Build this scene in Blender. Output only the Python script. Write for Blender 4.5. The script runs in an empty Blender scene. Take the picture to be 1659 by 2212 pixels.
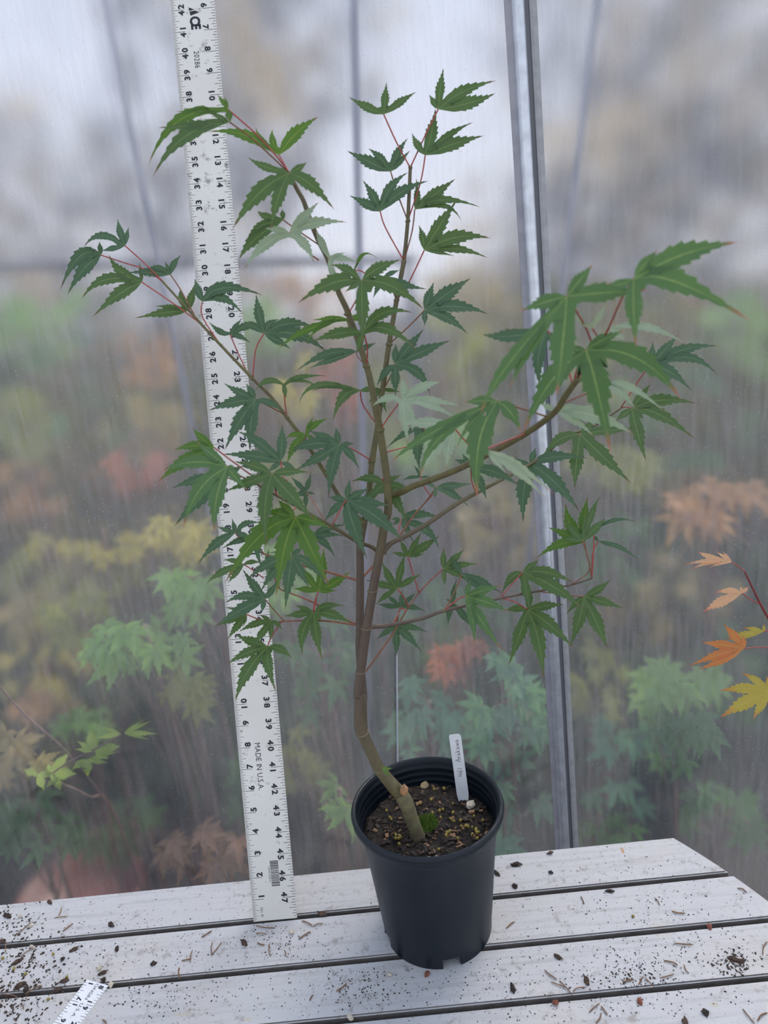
import bpy, bmesh, math, random, re
from mathutils import Vector, Matrix, noise
random.seed(11)
SC = bpy.context.scene
COL = SC.collection
# ------------------------------------------------------------------ camera
IMW, IMH, F = 1659.0, 2212.0, 1660.0
CX, CY = 829.5, 1106.0
PITCH, ROLL = math.radians(18.0), math.radians(5.7)
fw = Vector((0, math.cos(PITCH), -math.sin(PITCH)))
u0 = Vector((0, math.sin(PITCH), math.cos(PITCH)))
r0 = Vector((1, 0, 0))
rt = r0*math.cos(ROLL) - u0*math.sin(ROLL)
up = r0*math.sin(ROLL) + u0*math.cos(ROLL)
CAM = Vector((0, 0, 1.456))
TZ = 0.74                                   # table top height
WY = 1.095                                  # plastic wall
cam_d = bpy.data.cameras.new('camera')
cam = bpy.data.objects.new('camera', cam_d); COL.objects.link(cam)
cam_d.sensor_fit = 'VERTICAL'; cam_d.sensor_height = 36.0; cam_d.lens = F/IMH*36.0
cam_d.clip_start = 0.02
cam.matrix_world = Matrix(((rt.x, up.x, -fw.x, CAM.x), (rt.y, up.y, -fw.y, CAM.y), (rt.z, up.z, -fw.z, CAM.z), (0, 0, 0, 1)))
cam_d.dof.use_dof = True; cam_d.dof.focus_distance = 0.86; cam_d.dof.aperture_fstop = 9.0
SC.camera = cam
# ------------------------------------------------------------------ world, sun, exposure
w = bpy.data.worlds.new('sky'); SC.world = w; w.use_nodes = True
nt = w.node_tree; nt.nodes.clear()
o_ = nt.nodes.new('ShaderNodeOutputWorld'); b_ = nt.nodes.new('ShaderNodeBackground')
tc = nt.nodes.new('ShaderNodeTexCoord'); sx = nt.nodes.new('ShaderNodeSeparateXYZ'); rp = nt.nodes.new('ShaderNodeValToRGB')
nt.links.new(tc.outputs['Generated'], sx.inputs[0]); nt.links.new(sx.outputs['Z'], rp.inputs[0])
rp.color_ramp.elements[0].position = 0.0; rp.color_ramp.elements[0].color = (0.84, 0.85, 0.90, 1)
rp.color_ramp.elements[1].position = 0.7; rp.color_ramp.elements[1].color = (0.66, 0.77, 1.0, 1)
nt.links.new(rp.outputs[0], b_.inputs[0]); b_.inputs[1].default_value = 0.85
nt.links.new(b_.outputs[0], o_.inputs[0])
sun_d = bpy.data.lights.new('sun', 'SUN'); sun_d.energy = 4.0; sun_d.angle = math.radians(12); sun_d.color = (1.0, 0.90, 0.76)
sun = bpy.data.objects.new('sun', sun_d); COL.objects.link(sun)
sun.rotation_euler = Vector((-0.40, -0.50, -0.80)).to_track_quat('-Z', 'Y').to_euler()
SC.view_settings.view_transform = 'Standard'; SC.view_settings.look = 'None'
SC.view_settings.exposure = 0.42; SC.view_settings.gamma = 1.0; SC.view_settings.use_curve_mapping = False

# ------------------------------------------------------------------ helpers
def ray(px, py): return fw + rt*((px-CX)/F) - up*((py-CY)/F)
def onz(px, py, z): d = ray(px, py); return CAM + d*((z-CAM.z)/d.z)
def ony(px, py, y): d = ray(px, py); return CAM + d*((y-CAM.y)/d.y)
def proj(P):
    v = P-CAM; z = v.dot(fw); return CX+F*v.dot(rt)/z, CY-F*v.dot(up)/z
WM = {}
def place(o, M):
    o.matrix_world = M; WM[o.name] = M.copy()
def par(o, p):
    o.parent = p; o.matrix_parent_inverse = WM[p.name].inverted(); return o
def tag(o, label=None, cat=None, group=None, kind=None):
    if label: o['label'] = label
    if cat: o['category'] = cat
    if group: o['group'] = group
    if kind: o['kind'] = kind
    return o
def empty(name, loc, label=None, cat=None, group=None):
    o = bpy.data.objects.new(name, None); COL.objects.link(o); o.empty_display_size = 0.02
    place(o, Matrix.Translation(Vector(loc))); return tag(o, label, cat, group)
def mesh_obj(name, verts, faces, mat, parent=None, M=None, smooth=False):
    me = bpy.data.meshes.new(name); me.from_pydata([tuple(v) for v in verts], [], faces); me.update()
    return link_mesh(name, me, mat, parent, M, smooth)
def link_mesh(name, me, mat, parent=None, M=None, smooth=False):
    if mat is not None and not me.materials: me.materials.append(mat)
    if smooth:
        for p in me.polygons: p.use_smooth = True
    o = bpy.data.objects.new(name, me); COL.objects.link(o)
    place(o, M if M is not None else Matrix.Identity(4))
    if parent: par(o, parent)
    return o
def bm_obj(name, bm, mat, parent=None, M=None, smooth=False):
    me = bpy.data.meshes.new(name); bm.to_mesh(me); bm.free()
    return link_mesh(name, me, mat, parent, M, smooth)
class MB:
    def __init__(s): s.v = []; s.f = []
    def add(s, v, f):
        n = len(s.v); s.v += [Vector(a) for a in v]; s.f += [tuple(i+n for i in q) for q in f]
    def box(s, lo, hi):
        x0, y0, z0 = lo; x1, y1, z1 = hi
        s.add([(x0,y0,z0),(x1,y0,z0),(x1,y1,z0),(x0,y1,z0),(x0,y0,z1),(x1,y0,z1),(x1,y1,z1),(x0,y1,z1)],
              [(0,3,2,1),(4,5,6,7),(0,1,5,4),(1,2,6,5),(2,3,7,6),(3,0,4,7)])
    def quad(s, a, b, c, d): s.add([a, b, c, d], [(0, 1, 2, 3)])
    def tube(s, pts, rad, n=8, cap=True):
        pts = [Vector(p) for p in pts]
        if not hasattr(rad, '__len__'): rad = [rad]*len(pts)
        ref = None; base = len(s.v); vs = []; fs = []
        for i, p in enumerate(pts):
            t = (pts[min(i+1, len(pts)-1)] - pts[max(i-1, 0)]).normalized()
            if ref is None:
                ref = Vector((1, 0, 0)) if abs(t.x) < 0.8 else Vector((0, 1, 0))
            a = (ref - t*ref.dot(t)).normalized(); ref = a; b = t.cross(a)
            for k in range(n):
                an = 2*math.pi*k/n; vs.append(p + (a*math.cos(an) + b*math.sin(an))*rad[i])
        for i in range(len(pts)-1):
            for k in range(n):
                k2 = (k+1) % n; fs.append((i*n+k, i*n+k2, (i+1)*n+k2, (i+1)*n+k))
        if cap:
            fs.append(tuple(range(n-1, -1, -1))); m = (len(pts)-1)*n; fs.append(tuple(m+k for k in range(n)))
        s.add(vs, fs)
    def obj(s, name, mat, parent=None, M=None, smooth=False): return mesh_obj(name, s.v, s.f, mat, parent, M, smooth)
def smooth_path(pts, rad=None, sub=5):
    out = []; ro = []
    n = len(pts)
    for i in range(n-1):
        p0 = pts[max(i-1, 0)]; p1 = pts[i]; p2 = pts[i+1]; p3 = pts[min(i+2, n-1)]
        for k in range(sub):
            t = k/sub
            out.append(0.5*((2*p1) + (p2-p0)*t + (2*p0-5*p1+4*p2-p3)*t*t + (3*p1-p0-3*p2+p3)*t**3))
            if rad: ro.append(rad[i]*(1-t)+rad[i+1]*t)
    out.append(pts[-1].copy())
    if rad: ro.append(rad[-1]); return out, ro
    return out
# ------------------------------------------------------------------ materials
def newmat(name):
    m = bpy.data.materials.new(name); m.use_nodes = True; m.node_tree.nodes.clear()
    return m, m.node_tree, m.node_tree.nodes.new('ShaderNodeOutputMaterial')
def N(t, ty, **kw):
    n = t.nodes.new(ty)
    for k, v in kw.items():
        if k in n.inputs: n.inputs[k].default_value = v
        else: setattr(n, k, v)
    return n
def ramp(t, src, stops):
    r = t.nodes.new('ShaderNodeValToRGB'); e = r.color_ramp.elements
    while len(e) < len(stops): e.new(0.5)
    for i, (p, c) in enumerate(stops):
        e[i].position = p; e[i].color = (*c, 1) if len(c) == 3 else c
    t.links.new(src, r.inputs[0]); return r.outputs[0]
def mixc(t, fac, a, b, mode='MIX'):
    n = t.nodes.new('ShaderNodeMix'); n.data_type = 'RGBA'; n.blend_type = mode
    for sock, v in ((0, fac), (6, a), (7, b)):
        if hasattr(v, 'is_linked') or isinstance(v, bpy.types.NodeSocket): t.links.new(v, n.inputs[sock])
        elif sock == 0: n.inputs[0].default_value = v
        else: n.inputs[sock].default_value = (*v, 1)
    return n.outputs[2]
def simple(name, col, rough=0.5, metal=0.0, var=0.0, scale=30.0, bump=0.0, spec=0.5, col2=None, coord='Object'):
    m, t, out = newmat(name)
    p = N(t, 'ShaderNodeBsdfPrincipled', Roughness=rough, Metallic=metal)
    p.inputs['Specular IOR Level'].default_value = spec
    tcn = N(t, 'ShaderNodeTexCoord'); nz = N(t, 'ShaderNodeTexNoise', Scale=scale, Detail=5.0)
    t.links.new(tcn.outputs[coord], nz.inputs['Vector'])
    if col2 is None: col2 = tuple(c*(1-var) for c in col)
    t.links.new(ramp(t, nz.outputs['Fac'], [(0.35, col2), (0.65, col)]), p.inputs['Base Color'])
    if bump:
        b = N(t, 'ShaderNodeBump', Strength=bump, Distance=0.002); t.links.new(nz.outputs['Fac'], b.inputs['Height']); t.links.new(b.outputs[0], p.inputs['Normal'])
    t.links.new(p.outputs[0], out.inputs[0]); return m
def leafmat(name, col, col2, vein, tip, trans=0.35, rough=0.42, tipstart=0.86):
    m, t, out = newmat(name)
    at = N(t, 'ShaderNodeAttribute', attribute_name='leaf'); sp = N(t, 'ShaderNodeSeparateColor'); t.links.new(at.outputs['Color'], sp.inputs[0])
    tcn = N(t, 'ShaderNodeTexCoord'); nz = N(t, 'ShaderNodeTexNoise', Scale=60.0, Detail=4.0); t.links.new(tcn.outputs['Object'], nz.inputs['Vector'])
    oi = N(t, 'ShaderNodeObjectInfo')
    c = mixc(t, nz.outputs['Fac'], col, col2)
    c2 = mixc(t, oi.outputs['Random'], c, tuple(x*0.8 for x in col2)); c = mixc(t, 0.5, c, c2)
    vf = ramp(t, sp.outputs[1], [(0.90, (0, 0, 0)), (0.97, (1, 1, 1))])
    mul = N(t, 'ShaderNodeMath', operation='MULTIPLY'); mul.inputs[1].default_value = 0.55; t.links.new(vf, mul.inputs[0])
    c = mixc(t, mul.outputs[0], c, vein)
    tf = ramp(t, sp.outputs[0], [(tipstart, (0, 0, 0)), (0.97, (1, 1, 1))])
    c = mixc(t, tf, c, tip)
    p = N(t, 'ShaderNodeBsdfPrincipled', Roughness=rough); t.links.new(c, p.inputs['Base Color'])
    tr = N(t, 'ShaderNodeBsdfTranslucent'); bc = mixc(t, 1.0, c, (1.25, 1.35, 0.7), 'MULTIPLY'); t.links.new(bc, tr.inputs[0])
    mx = N(t, 'ShaderNodeMixShader'); mx.inputs[0].default_value = trans
    t.links.new(p.outputs[0], mx.inputs[1]); t.links.new(tr.outputs[0], mx.inputs[2]); t.links.new(mx.outputs[0], out.inputs[0])
    return m
PINK = (0.42, 0.10, 0.09)
LM = {
 'g': leafmat('leaf_green', (0.078, 0.142, 0.040), (0.105, 0.182, 0.054), (0.26, 0.34, 0.12), (0.20, 0.08, 0.05)),
 'd': leafmat('leaf_blue_green', (0.060, 0.122, 0.058), (0.082, 0.155, 0.075), (0.20, 0.30, 0.15), (0.14, 0.07, 0.05), 0.28),
 'y': leafmat('leaf_yellow_green', (0.13, 0.26, 0.035), (0.10, 0.20, 0.035), (0.34, 0.40, 0.08), (0.30, 0.12, 0.05), 0.45),
 'n': leafmat('leaf_near_green', (0.085, 0.175, 0.070), (0.125, 0.235, 0.075), (0.38, 0.48, 0.16), (0.50, 0.15, 0.11), 0.42, 0.38, 0.84),
 'p': leafmat('leaf_pale_sheen', (0.24, 0.32, 0.20), (0.38, 0.46, 0.32), (0.5, 0.55, 0.35), (0.32, 0.12, 0.08), 0.25, 0.3),  # sky sheen on the blades put into the leaf colour
 'w': leafmat('leaf_whitish_sheen', (0.42, 0.46, 0.32), (0.30, 0.38, 0.24), (0.6, 0.6, 0.4), (0.5, 0.16, 0.12), 0.25, 0.3),  # whitish gloss highlight painted as leaf colour
 'r': leafmat('leaf_orange_red', (0.62, 0.16, 0.07), (0.70, 0.30, 0.08), (0.75, 0.45, 0.12), (0.55, 0.08, 0.06), 0.4),
 'o': leafmat('leaf_yellow_orange', (0.62, 0.42, 0.07), (0.52, 0.46, 0.08), (0.7, 0.5, 0.15), (0.60, 0.16, 0.06), 0.4, 0.42, 0.6),
 'k': leafmat('leaf_pink_cream', (0.75, 0.36, 0.24), (0.80, 0.52, 0.30), (0.8, 0.55, 0.3), (0.62, 0.10, 0.10), 0.35, 0.42, 0.7),
}
BG = {
 'lime': leafmat('bg_lime', (0.55, 0.70, 0.12), (0.45, 0.62, 0.10), (0.5, 0.55, 0.2), (0.4, 0.45, 0.1), 0.45),
 'light': leafmat('bg_light_green', (0.24, 0.46, 0.12), (0.34, 0.55, 0.15), (0.3, 0.4, 0.15), (0.2, 0.3, 0.1), 0.4),
 'green': leafmat('bg_green', (0.08, 0.20, 0.06), (0.12, 0.27, 0.08), (0.2, 0.3, 0.1), (0.1, 0.2, 0.06), 0.35),
 'blue': leafmat('bg_blue_green', (0.13, 0.32, 0.18), (0.18, 0.40, 0.23), (0.25, 0.35, 0.2), (0.1, 0.2, 0.12), 0.35),
 'olive': leafmat('bg_olive', (0.32, 0.34, 0.08), (0.42, 0.42, 0.10), (0.35, 0.35, 0.15), (0.2, 0.2, 0.06), 0.4),
 'yellow': leafmat('bg_yellow', (0.62, 0.56, 0.12), (0.66, 0.52, 0.14), (0.6, 0.55, 0.2), (0.5, 0.4, 0.1), 0.45),
 'red': leafmat('bg_red', (0.46, 0.13, 0.10), (0.54, 0.22, 0.14), (0.5, 0.2, 0.15), (0.4, 0.08, 0.06), 0.4),
 'orange': leafmat('bg_orange', (0.66, 0.30, 0.15), (0.60, 0.38, 0.18), (0.6, 0.35, 0.2), (0.5, 0.2, 0.1), 0.4),
 'tan': leafmat('bg_tan', (0.52, 0.36, 0.17), (0.45, 0.38, 0.16), (0.5, 0.4, 0.2), (0.4, 0.25, 0.12), 0.4),
 'dried': leafmat('bg_dried_pink', (0.50, 0.24, 0.17), (0.36, 0.25, 0.14), (0.62, 0.36, 0.24), (0.5, 0.2, 0.14), 0.3),
}
m, t, out = newmat('bark_olive_to_brown'); m_bark = m      # young bark: olive near the pot, brown midway, olive green at the tips
p = N(t, 'ShaderNodeBsdfPrincipled', Roughness=0.5); ge = N(t, 'ShaderNodeNewGeometry'); sx = N(t, 'ShaderNodeSeparateXYZ'); t.links.new(ge.outputs['Position'], sx.inputs[0])
mr = N(t, 'ShaderNodeMapRange'); mr.inputs[1].default_value = 0.86; mr.inputs[2].default_value = 1.5; t.links.new(sx.outputs['Z'], mr.inputs[0])
c = ramp(t, mr.outputs[0], [(0.0, (0.150, 0.135, 0.050)), (0.16, (0.125, 0.105, 0.048)), (0.30, (0.105, 0.075, 0.052)), (0.50, (0.100, 0.068, 0.048)), (0.62, (0.135, 0.120, 0.042)), (1.0, (0.125, 0.105, 0.045))])
nz = N(t, 'ShaderNodeTexNoise', Scale=140.0, Detail=5.0); t.links.new(ge.outputs['Position'], nz.inputs['Vector'])
c = mixc(t, ramp(t, nz.outputs['Fac'], [(0.4, (0, 0, 0)), (0.75, (0.5, 0.5, 0.5))]), c, (0.06, 0.045, 0.03)); t.links.new(c, p.inputs['Base Color'])
bp = N(t, 'ShaderNodeBump', Strength=0.25, Distance=0.001); t.links.new(nz.outputs['Fac'], bp.inputs['Height']); t.links.new(bp.outputs[0], p.inputs['Normal'])
t.links.new(p.outputs[0], out.inputs[0])
m_stem_g = simple('stem_olive_green', (0.135, 0.125, 0.035), 0.45, var=0.3, scale=90, col2=(0.10, 0.075, 0.03))
m_pet = simple('petiole_red', (0.42, 0.075, 0.06), 0.4, var=0.25, scale=200)
m_petg = simple('petiole_olive', (0.26, 0.10, 0.05), 0.4, var=0.3, scale=200)
m_twig = simple('twig_brown', (0.26, 0.14, 0.07), 0.7, var=0.45, scale=400)
m_chip = simple('bark_chip', (0.040, 0.025, 0.018), 0.8, var=0.5, scale=300, bump=0.5)
m_crumb = simple('soil_crumb', (0.07, 0.045, 0.032), 0.9, var=0.5, scale=500)
m_perl = simple('perlite_white', (0.60, 0.53, 0.42), 0.8, var=0.2, scale=500, bump=0.4)
m_prill = simple('prill_yellow', (0.34, 0.26, 0.05), 0.4, var=0.25, scale=300)
m_ink = simple('black_ink', (0.012, 0.012, 0.02), 0.5)
m_pen = simple('pencil_ink', (0.05, 0.05, 0.06), 0.7)
m_stone = simple('tan_stone', (0.50, 0.36, 0.20), 0.8, var=0.3, scale=300, bump=0.5)
m_soil = simple('potting_soil', (0.026, 0.018, 0.013), 0.95, var=0.6, scale=160, bump=1.0)
m_floor = simple('dirt_floor', (0.040, 0.034, 0.030), 0.95, var=0.4, scale=6, bump=0.3)
m_bgstem = simple('bg_stem', (0.26, 0.15, 0.11), 0.6, var=0.3, scale=60)
m_redpot = simple('red_pot_plastic', (0.16, 0.045, 0.035), 0.45, var=0.2, scale=20)
# pot plastic: dusty black
m, t, out = newmat('black_pot_plastic'); m_pot = m
p = N(t, 'ShaderNodeBsdfPrincipled', Roughness=0.42); p.inputs['Specular IOR Level'].default_value = 0.32; tcn = N(t, 'ShaderNodeTexCoord')
nz = N(t, 'ShaderNodeTexNoise', Scale=14.0, Detail=6.0); mp = N(t, 'ShaderNodeMapping'); mp.inputs['Scale'].default_value = (1, 1, 0.4)
t.links.new(tcn.outputs['Object'], mp.inputs[0]); t.links.new(mp.outputs[0], nz.inputs['Vector'])
t.links.new(ramp(t, nz.outputs['Fac'], [(0.3, (0.004, 0.008, 0.013)), (0.75, (0.010, 0.016, 0.024))]), p.inputs['Base Color'])
t.links.new(ramp(t, nz.outputs['Fac'], [(0.3, (0.34,)*3), (0.7, (0.5,)*3)]), p.inputs['Roughness'])
t.links.new(p.outputs[0], out.inputs[0])
# table planks: weathered pale paint with grain and stains
m, t, out = newmat('weathered_white_plank'); m_plank = m
p = N(t, 'ShaderNodeBsdfPrincipled', Roughness=0.55); ge = N(t, 'ShaderNodeNewGeometry')
mp = N(t, 'ShaderNodeMapping'); mp.inputs['Scale'].default_value = (9, 160, 20); t.links.new(ge.outputs['Position'], mp.inputs[0])
n1 = N(t, 'ShaderNodeTexNoise', Scale=1.0, Detail=6.0); t.links.new(mp.outputs[0], n1.inputs['Vector'])
n2 = N(t, 'ShaderNodeTexNoise', Scale=7.0, Detail=4.0); t.links.new(ge.outputs['Position'], n2.inputs['Vector'])
n3 = N(t, 'ShaderNodeTexNoise', Scale=90.0, Detail=6.0, Roughness=0.7); t.links.new(ge.outputs['Position'], n3.inputs['Vector'])
c = ramp(t, n1.outputs['Fac'], [(0.25, (0.39, 0.39, 0.395)), (0.5, (0.49, 0.495, 0.505))])
c = mixc(t, ramp(t, n2.outputs['Fac'], [(0.5, (0, 0, 0)), (0.8, (0.5, 0.5, 0.5))]), c, (0.52, 0.47, 0.41))
c = mixc(t, ramp(t, n3.outputs['Fac'], [(0.56, (0, 0, 0)), (0.68, (0.7, 0.7, 0.7))]), c, (0.25, 0.22, 0.20))
n4 = N(t, 'ShaderNodeTexNoise', Scale=420.0, Detail=3.0); t.links.new(ge.outputs['Position'], n4.inputs['Vector'])
c = mixc(t, ramp(t, n4.outputs['Fac'], [(0.66, (0, 0, 0)), (0.72, (0.8, 0.8, 0.8))]), c, (0.12, 0.10, 0.09))
for (sx_, sy_, scl, colr, amt) in ((1345, 1838, (210, 75, 1), (0.42, 0.20, 0.06), .9), (1544, 2170, (95, 130, 1), (0.46, 0.38, 0.16), .6), (532, 2202, (65, 190, 1), (0.48, 0.40, 0.22), .55), (400, 2191, (35, 210, 1), (0.48, 0.40, 0.22), .5), (1430, 2010, (30, 40, 1), (0.47, 0.42, 0.33), .5)):
    P_ = onz(sx_, sy_, TZ); vm = N(t, 'ShaderNodeVectorMath', operation='SUBTRACT'); t.links.new(ge.outputs['Position'], vm.inputs[0]); vm.inputs[1].default_value = P_
    v2 = N(t, 'ShaderNodeVectorMath', operation='MULTIPLY'); t.links.new(vm.outputs[0], v2.inputs[0]); v2.inputs[1].default_value = scl
    v3 = N(t, 'ShaderNodeVectorMath', operation='LENGTH'); t.links.new(v2.outputs[0], v3.inputs[0])
    ad2 = N(t, 'ShaderNodeMath', operation='ADD'); t.links.new(v3.outputs['Value'], ad2.inputs[0]); t.links.new(n3.outputs['Fac'], ad2.inputs[1])
    c = mixc(t, ramp(t, ad2.outputs[0], [(0.62, (amt,)*3), (1.35, (0, 0, 0))]), c, colr)
t.links.new(c, p.inputs['Base Color'])
bp = N(t, 'ShaderNodeBump', Strength=0.25, Distance=0.001); t.links.new(n1.outputs['Fac'], bp.inputs['Height']); t.links.new(bp.outputs[0], p.inputs['Normal'])
t.links.new(p.outputs[0], out.inputs[0])
m_pside = simple('grey_brown_plank_edge', (0.20, 0.18, 0.16), 0.8, var=0.3, scale=60)  # upright plank faces, darker grey-brown than the tops
m_under = simple('dark_gap_backing', (0.12, 0.11, 0.10), 0.7, var=0.2, scale=20)
# ruler paint with scuffs
m, t, out = newmat('scuffed_ruler_face'); m_ruler = m
p = N(t, 'ShaderNodeBsdfPrincipled', Roughness=0.4); tcn = N(t, 'ShaderNodeTexCoord')
n1 = N(t, 'ShaderNodeTexNoise', Scale=70.0, Detail=8.0, Roughness=0.75); t.links.new(tcn.outputs['Object'], n1.inputs['Vector'])
n2 = N(t, 'ShaderNodeTexNoise', Scale=9.0, Detail=3.0); t.links.new(tcn.outputs['Object'], n2.inputs['Vector'])
ad = N(t, 'ShaderNodeMath', operation='MULTIPLY_ADD'); ad.inputs[1].default_value = 0.35; t.links.new(n2.outputs['Fac'], ad.inputs[0]); t.links.new(n1.outputs['Fac'], ad.inputs[2])
c = ramp(t, n2.outputs['Fac'], [(0.3, (0.71, 0.68, 0.61)), (0.7, (0.79, 0.77, 0.71))])
c = mixc(t, ramp(t, ad.outputs[0], [(0.765, (0, 0, 0)), (0.86, (0.8, 0.8, 0.8))]), c, (0.14, 0.12, 0.11))
t.links.new(c, p.inputs['Base Color']); t.links.new(p.outputs[0], out.inputs[0])
m_rule2 = simple('small_ruler_face', (0.80, 0.81, 0.82), 0.35, var=0.05)
m_tagm = simple('white_tag_plastic', (0.74, 0.75, 0.76), 0.4, var=0.12, scale=60)
m_galv = simple('galvanised_steel', (0.74, 0.79, 0.86), 0.30, 0.6, var=0.2, scale=60)
m_groove = simple('dark_channel', (0.17, 0.175, 0.19), 0.6, 0.2)
# translucent greenhouse plastic
def film_material(name, haze, clear, rough, ior=1.22):
    m, t, out = newmat(name)
    tcn = N(t, 'ShaderNodeTexCoord')
    mp = N(t, 'ShaderNodeMapping'); mp.inputs['Scale'].default_value = (150, 1, 14); t.links.new(tcn.outputs['Object'], mp.inputs[0])
    st = N(t, 'ShaderNodeTexNoise', Scale=1.0, Detail=5.0, Roughness=0.6); t.links.new(mp.outputs[0], st.inputs['Vector'])
    cl = N(t, 'ShaderNodeTexNoise', Scale=3.0, Detail=3.0); t.links.new(tcn.outputs['Object'], cl.inputs['Vector'])
    sk = N(t, 'ShaderNodeTexVoronoi', Scale=130.0); t.links.new(tcn.outputs['Object'], sk.inputs['Vector'])
    re_ = N(t, 'ShaderNodeBsdfRefraction', Roughness=rough, IOR=ior); re_.inputs['Color'].default_value = (0.93, 0.94, 0.97, 1)
    tp = N(t, 'ShaderNodeBsdfTransparent'); tp.inputs[0].default_value = (0.96, 0.97, 1.0, 1)
    m1 = N(t, 'ShaderNodeMixShader'); m1.inputs[0].default_value = clear
    t.links.new(re_.outputs[0], m1.inputs[1]); t.links.new(tp.outputs[0], m1.inputs[2])
    df = N(t, 'ShaderNodeBsdfDiffuse'); df.inputs[0].default_value = (0.60, 0.64, 0.72, 1)
    tl = N(t, 'ShaderNodeBsdfTranslucent'); tl.inputs[0].default_value = (0.70, 0.74, 0.83, 1)
    m2 = N(t, 'ShaderNodeMixShader'); m2.inputs[0].default_value = 0.6
    t.links.new(df.outputs[0], m2.inputs[1]); t.links.new(tl.outputs[0], m2.inputs[2])
    a = N(t, 'ShaderNodeMath', operation='MULTIPLY'); a.inputs[1].default_value = haze*1.5; t.links.new(st.outputs['Fac'], a.inputs[0])
    b = N(t, 'ShaderNodeMath', operation='MULTIPLY_ADD'); b.inputs[1].default_value = haze*0.6; t.links.new(cl.outputs['Fac'], b.inputs[0]); t.links.new(a.outputs[0], b.inputs[2])
    sp = ramp(t, sk.outputs['Distance'], [(0.05, (0.45, 0.45, 0.45)), (0.105, (0, 0, 0))])
    d = N(t, 'ShaderNodeMath', operation='ADD', use_clamp=True); t.links.new(b.outputs[0], d.inputs[0]); t.links.new(sp, d.inputs[1])
    m3 = N(t, 'ShaderNodeMixShader'); t.links.new(d.outputs[0], m3.inputs[0])
    t.links.new(m1.outputs[0], m3.inputs[1]); t.links.new(m2.outputs[0], m3.inputs[2])
    t.links.new(m3.outputs[0], out.inputs[0]); return m
m_film = film_material('hazy_greenhouse_plastic', 0.120, 0.10, 0.205, 1.3)

# ------------------------------------------------------------------ leaves
PROF = [(0.0, .38), (0.16, .60), (0.28, .86), (0.42, 1.0), (0.53, .90), (0.64, .62), (0.74, .37), (0.83, .20), (0.92, .10), (1.0, 0.0)]
def prof(t):
    for (a, x), (b, y) in zip(PROF, PROF[1:]):
        if t <= b: return x+(y-x)*(t-a)/(b-a)
    return 0
def leaf_mesh(name, lobes, mat, fold=0.16, arch=0.05, wscale=1.0, seg=15):
    """lobes: list of (tip2d, via2d or None) around the leaf base at the origin; one connected toothed blade"""
    L = [(Vector(t), Vector(v) if v is not None else None) for t, v in lobes]
    ang = lambda l: math.atan2((l[1] if l[1] is not None else l[0]).y, (l[1] if l[1] is not None else l[0]).x)
    L.sort(key=ang); n = len(L)
    if n > 1:
        gaps = [((ang(L[(i+1) % n])-ang(L[i])) % (2*math.pi), i) for i in range(n)]
        g, i = max(gaps); L = L[i+1:]+L[:i+1]
    Lmax = max(l[0].length for l in L)
    verts = [Vector((0, 0, 0))]; cols = [(0, 1, 0)]; faces = []
    def addv(p, z, t, v): verts.append(Vector((p.x, p.y, z))); cols.append((t, v, 0)); return len(verts)-1
    sin_i = []
    for i in range(n-1):
        a, b = L[i], L[i+1]
        da = (a[1] or a[0]).normalized(); db = (b[1] or b[0]).normalized()
        bis = da+db
        bis = bis.normalized() if bis.length > 0.15 else Vector((-da.y, da.x))
        an = max(0.0, min(math.pi, da.angle(db, 0.0)))
        rs = min(a[0].length, b[0].length)*(0.30 if an < 1.0 else 0.30*max(0.25, 1-(an-1.0)/1.6))
        sin_i.append(addv(bis*rs, fold*rs*0.25, 0.2, 0.0))
    for i, (T, V) in enumerate(L):
        ln = T.length; c = (V*2 - T*0.5) if V is not None else T*0.5
        W = (0.090*ln + 0.024*Lmax)*wscale*random.uniform(0.92, 1.1)
        W = min(W, ln*0.26)
        near_a = [abs((ang(L[j])-ang(L[i])+math.pi) % (2*math.pi)-math.pi) for j in (i-1, i+1) if 0 <= j < n]
        if near_a: W = min(W, max(0.055*ln, 0.34*min(near_a)*ln))
        ab = arch*random.uniform(0.4, 1.3)
        prevm = 0; pl = sin_i[i] if i < n-1 else 0; pr = sin_i[i-1] if i > 0 else 0
        t0 = 0.22
        for k in range(seg+1):
            t = t0+(1-t0)*k/seg
            P = c*(2*t*(1-t)) + T*(t*t); D = (c*(2-4*t)+T*(2*t)); D = D.normalized() if D.length > 1e-9 else T.normalized()
            nl = Vector((-D.y, D.x)); z = ab*ln*math.sin(math.pi*t) - 0.0
            if k == seg:
                tip = addv(T, 0, 1, 1)
                faces.append((prevm, tip, pl)); faces.append((prevm, pr, tip)); break
            tooth = (1.12 if k % 2 else 0.86) if t > 0.3 else 1.0
            wv = W*prof(t)*tooth; sh = D*(0.35*W if k % 2 else -0.05*W)*(1 if t < 0.85 else 0.4)
            mi = addv(P, z, t, 1); l = addv(P+nl*wv+sh, z+fold*wv, t, 0); r = addv(P-nl*wv+sh, z+fold*wv, t, 0)
            if prevm != pl: faces.append((prevm, mi, l, pl))
            else: faces.append((prevm, mi, l))
            if prevm != pr: faces.append((prevm, pr, r, mi))
            else: faces.append((prevm, r, mi))
            prevm, pl, pr = mi, l, r
    me = bpy.data.meshes.new(name); me.from_pydata([tuple(v) for v in verts], [], faces); me.update()
    at = me.color_attributes.new('leaf', 'FLOAT_COLOR', 'POINT')
    for i, cc in enumerate(cols): at.data[i].color = (*cc, 1)
    for q in me.polygons: q.use_smooth = True
    me.materials.append(mat); return me
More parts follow.
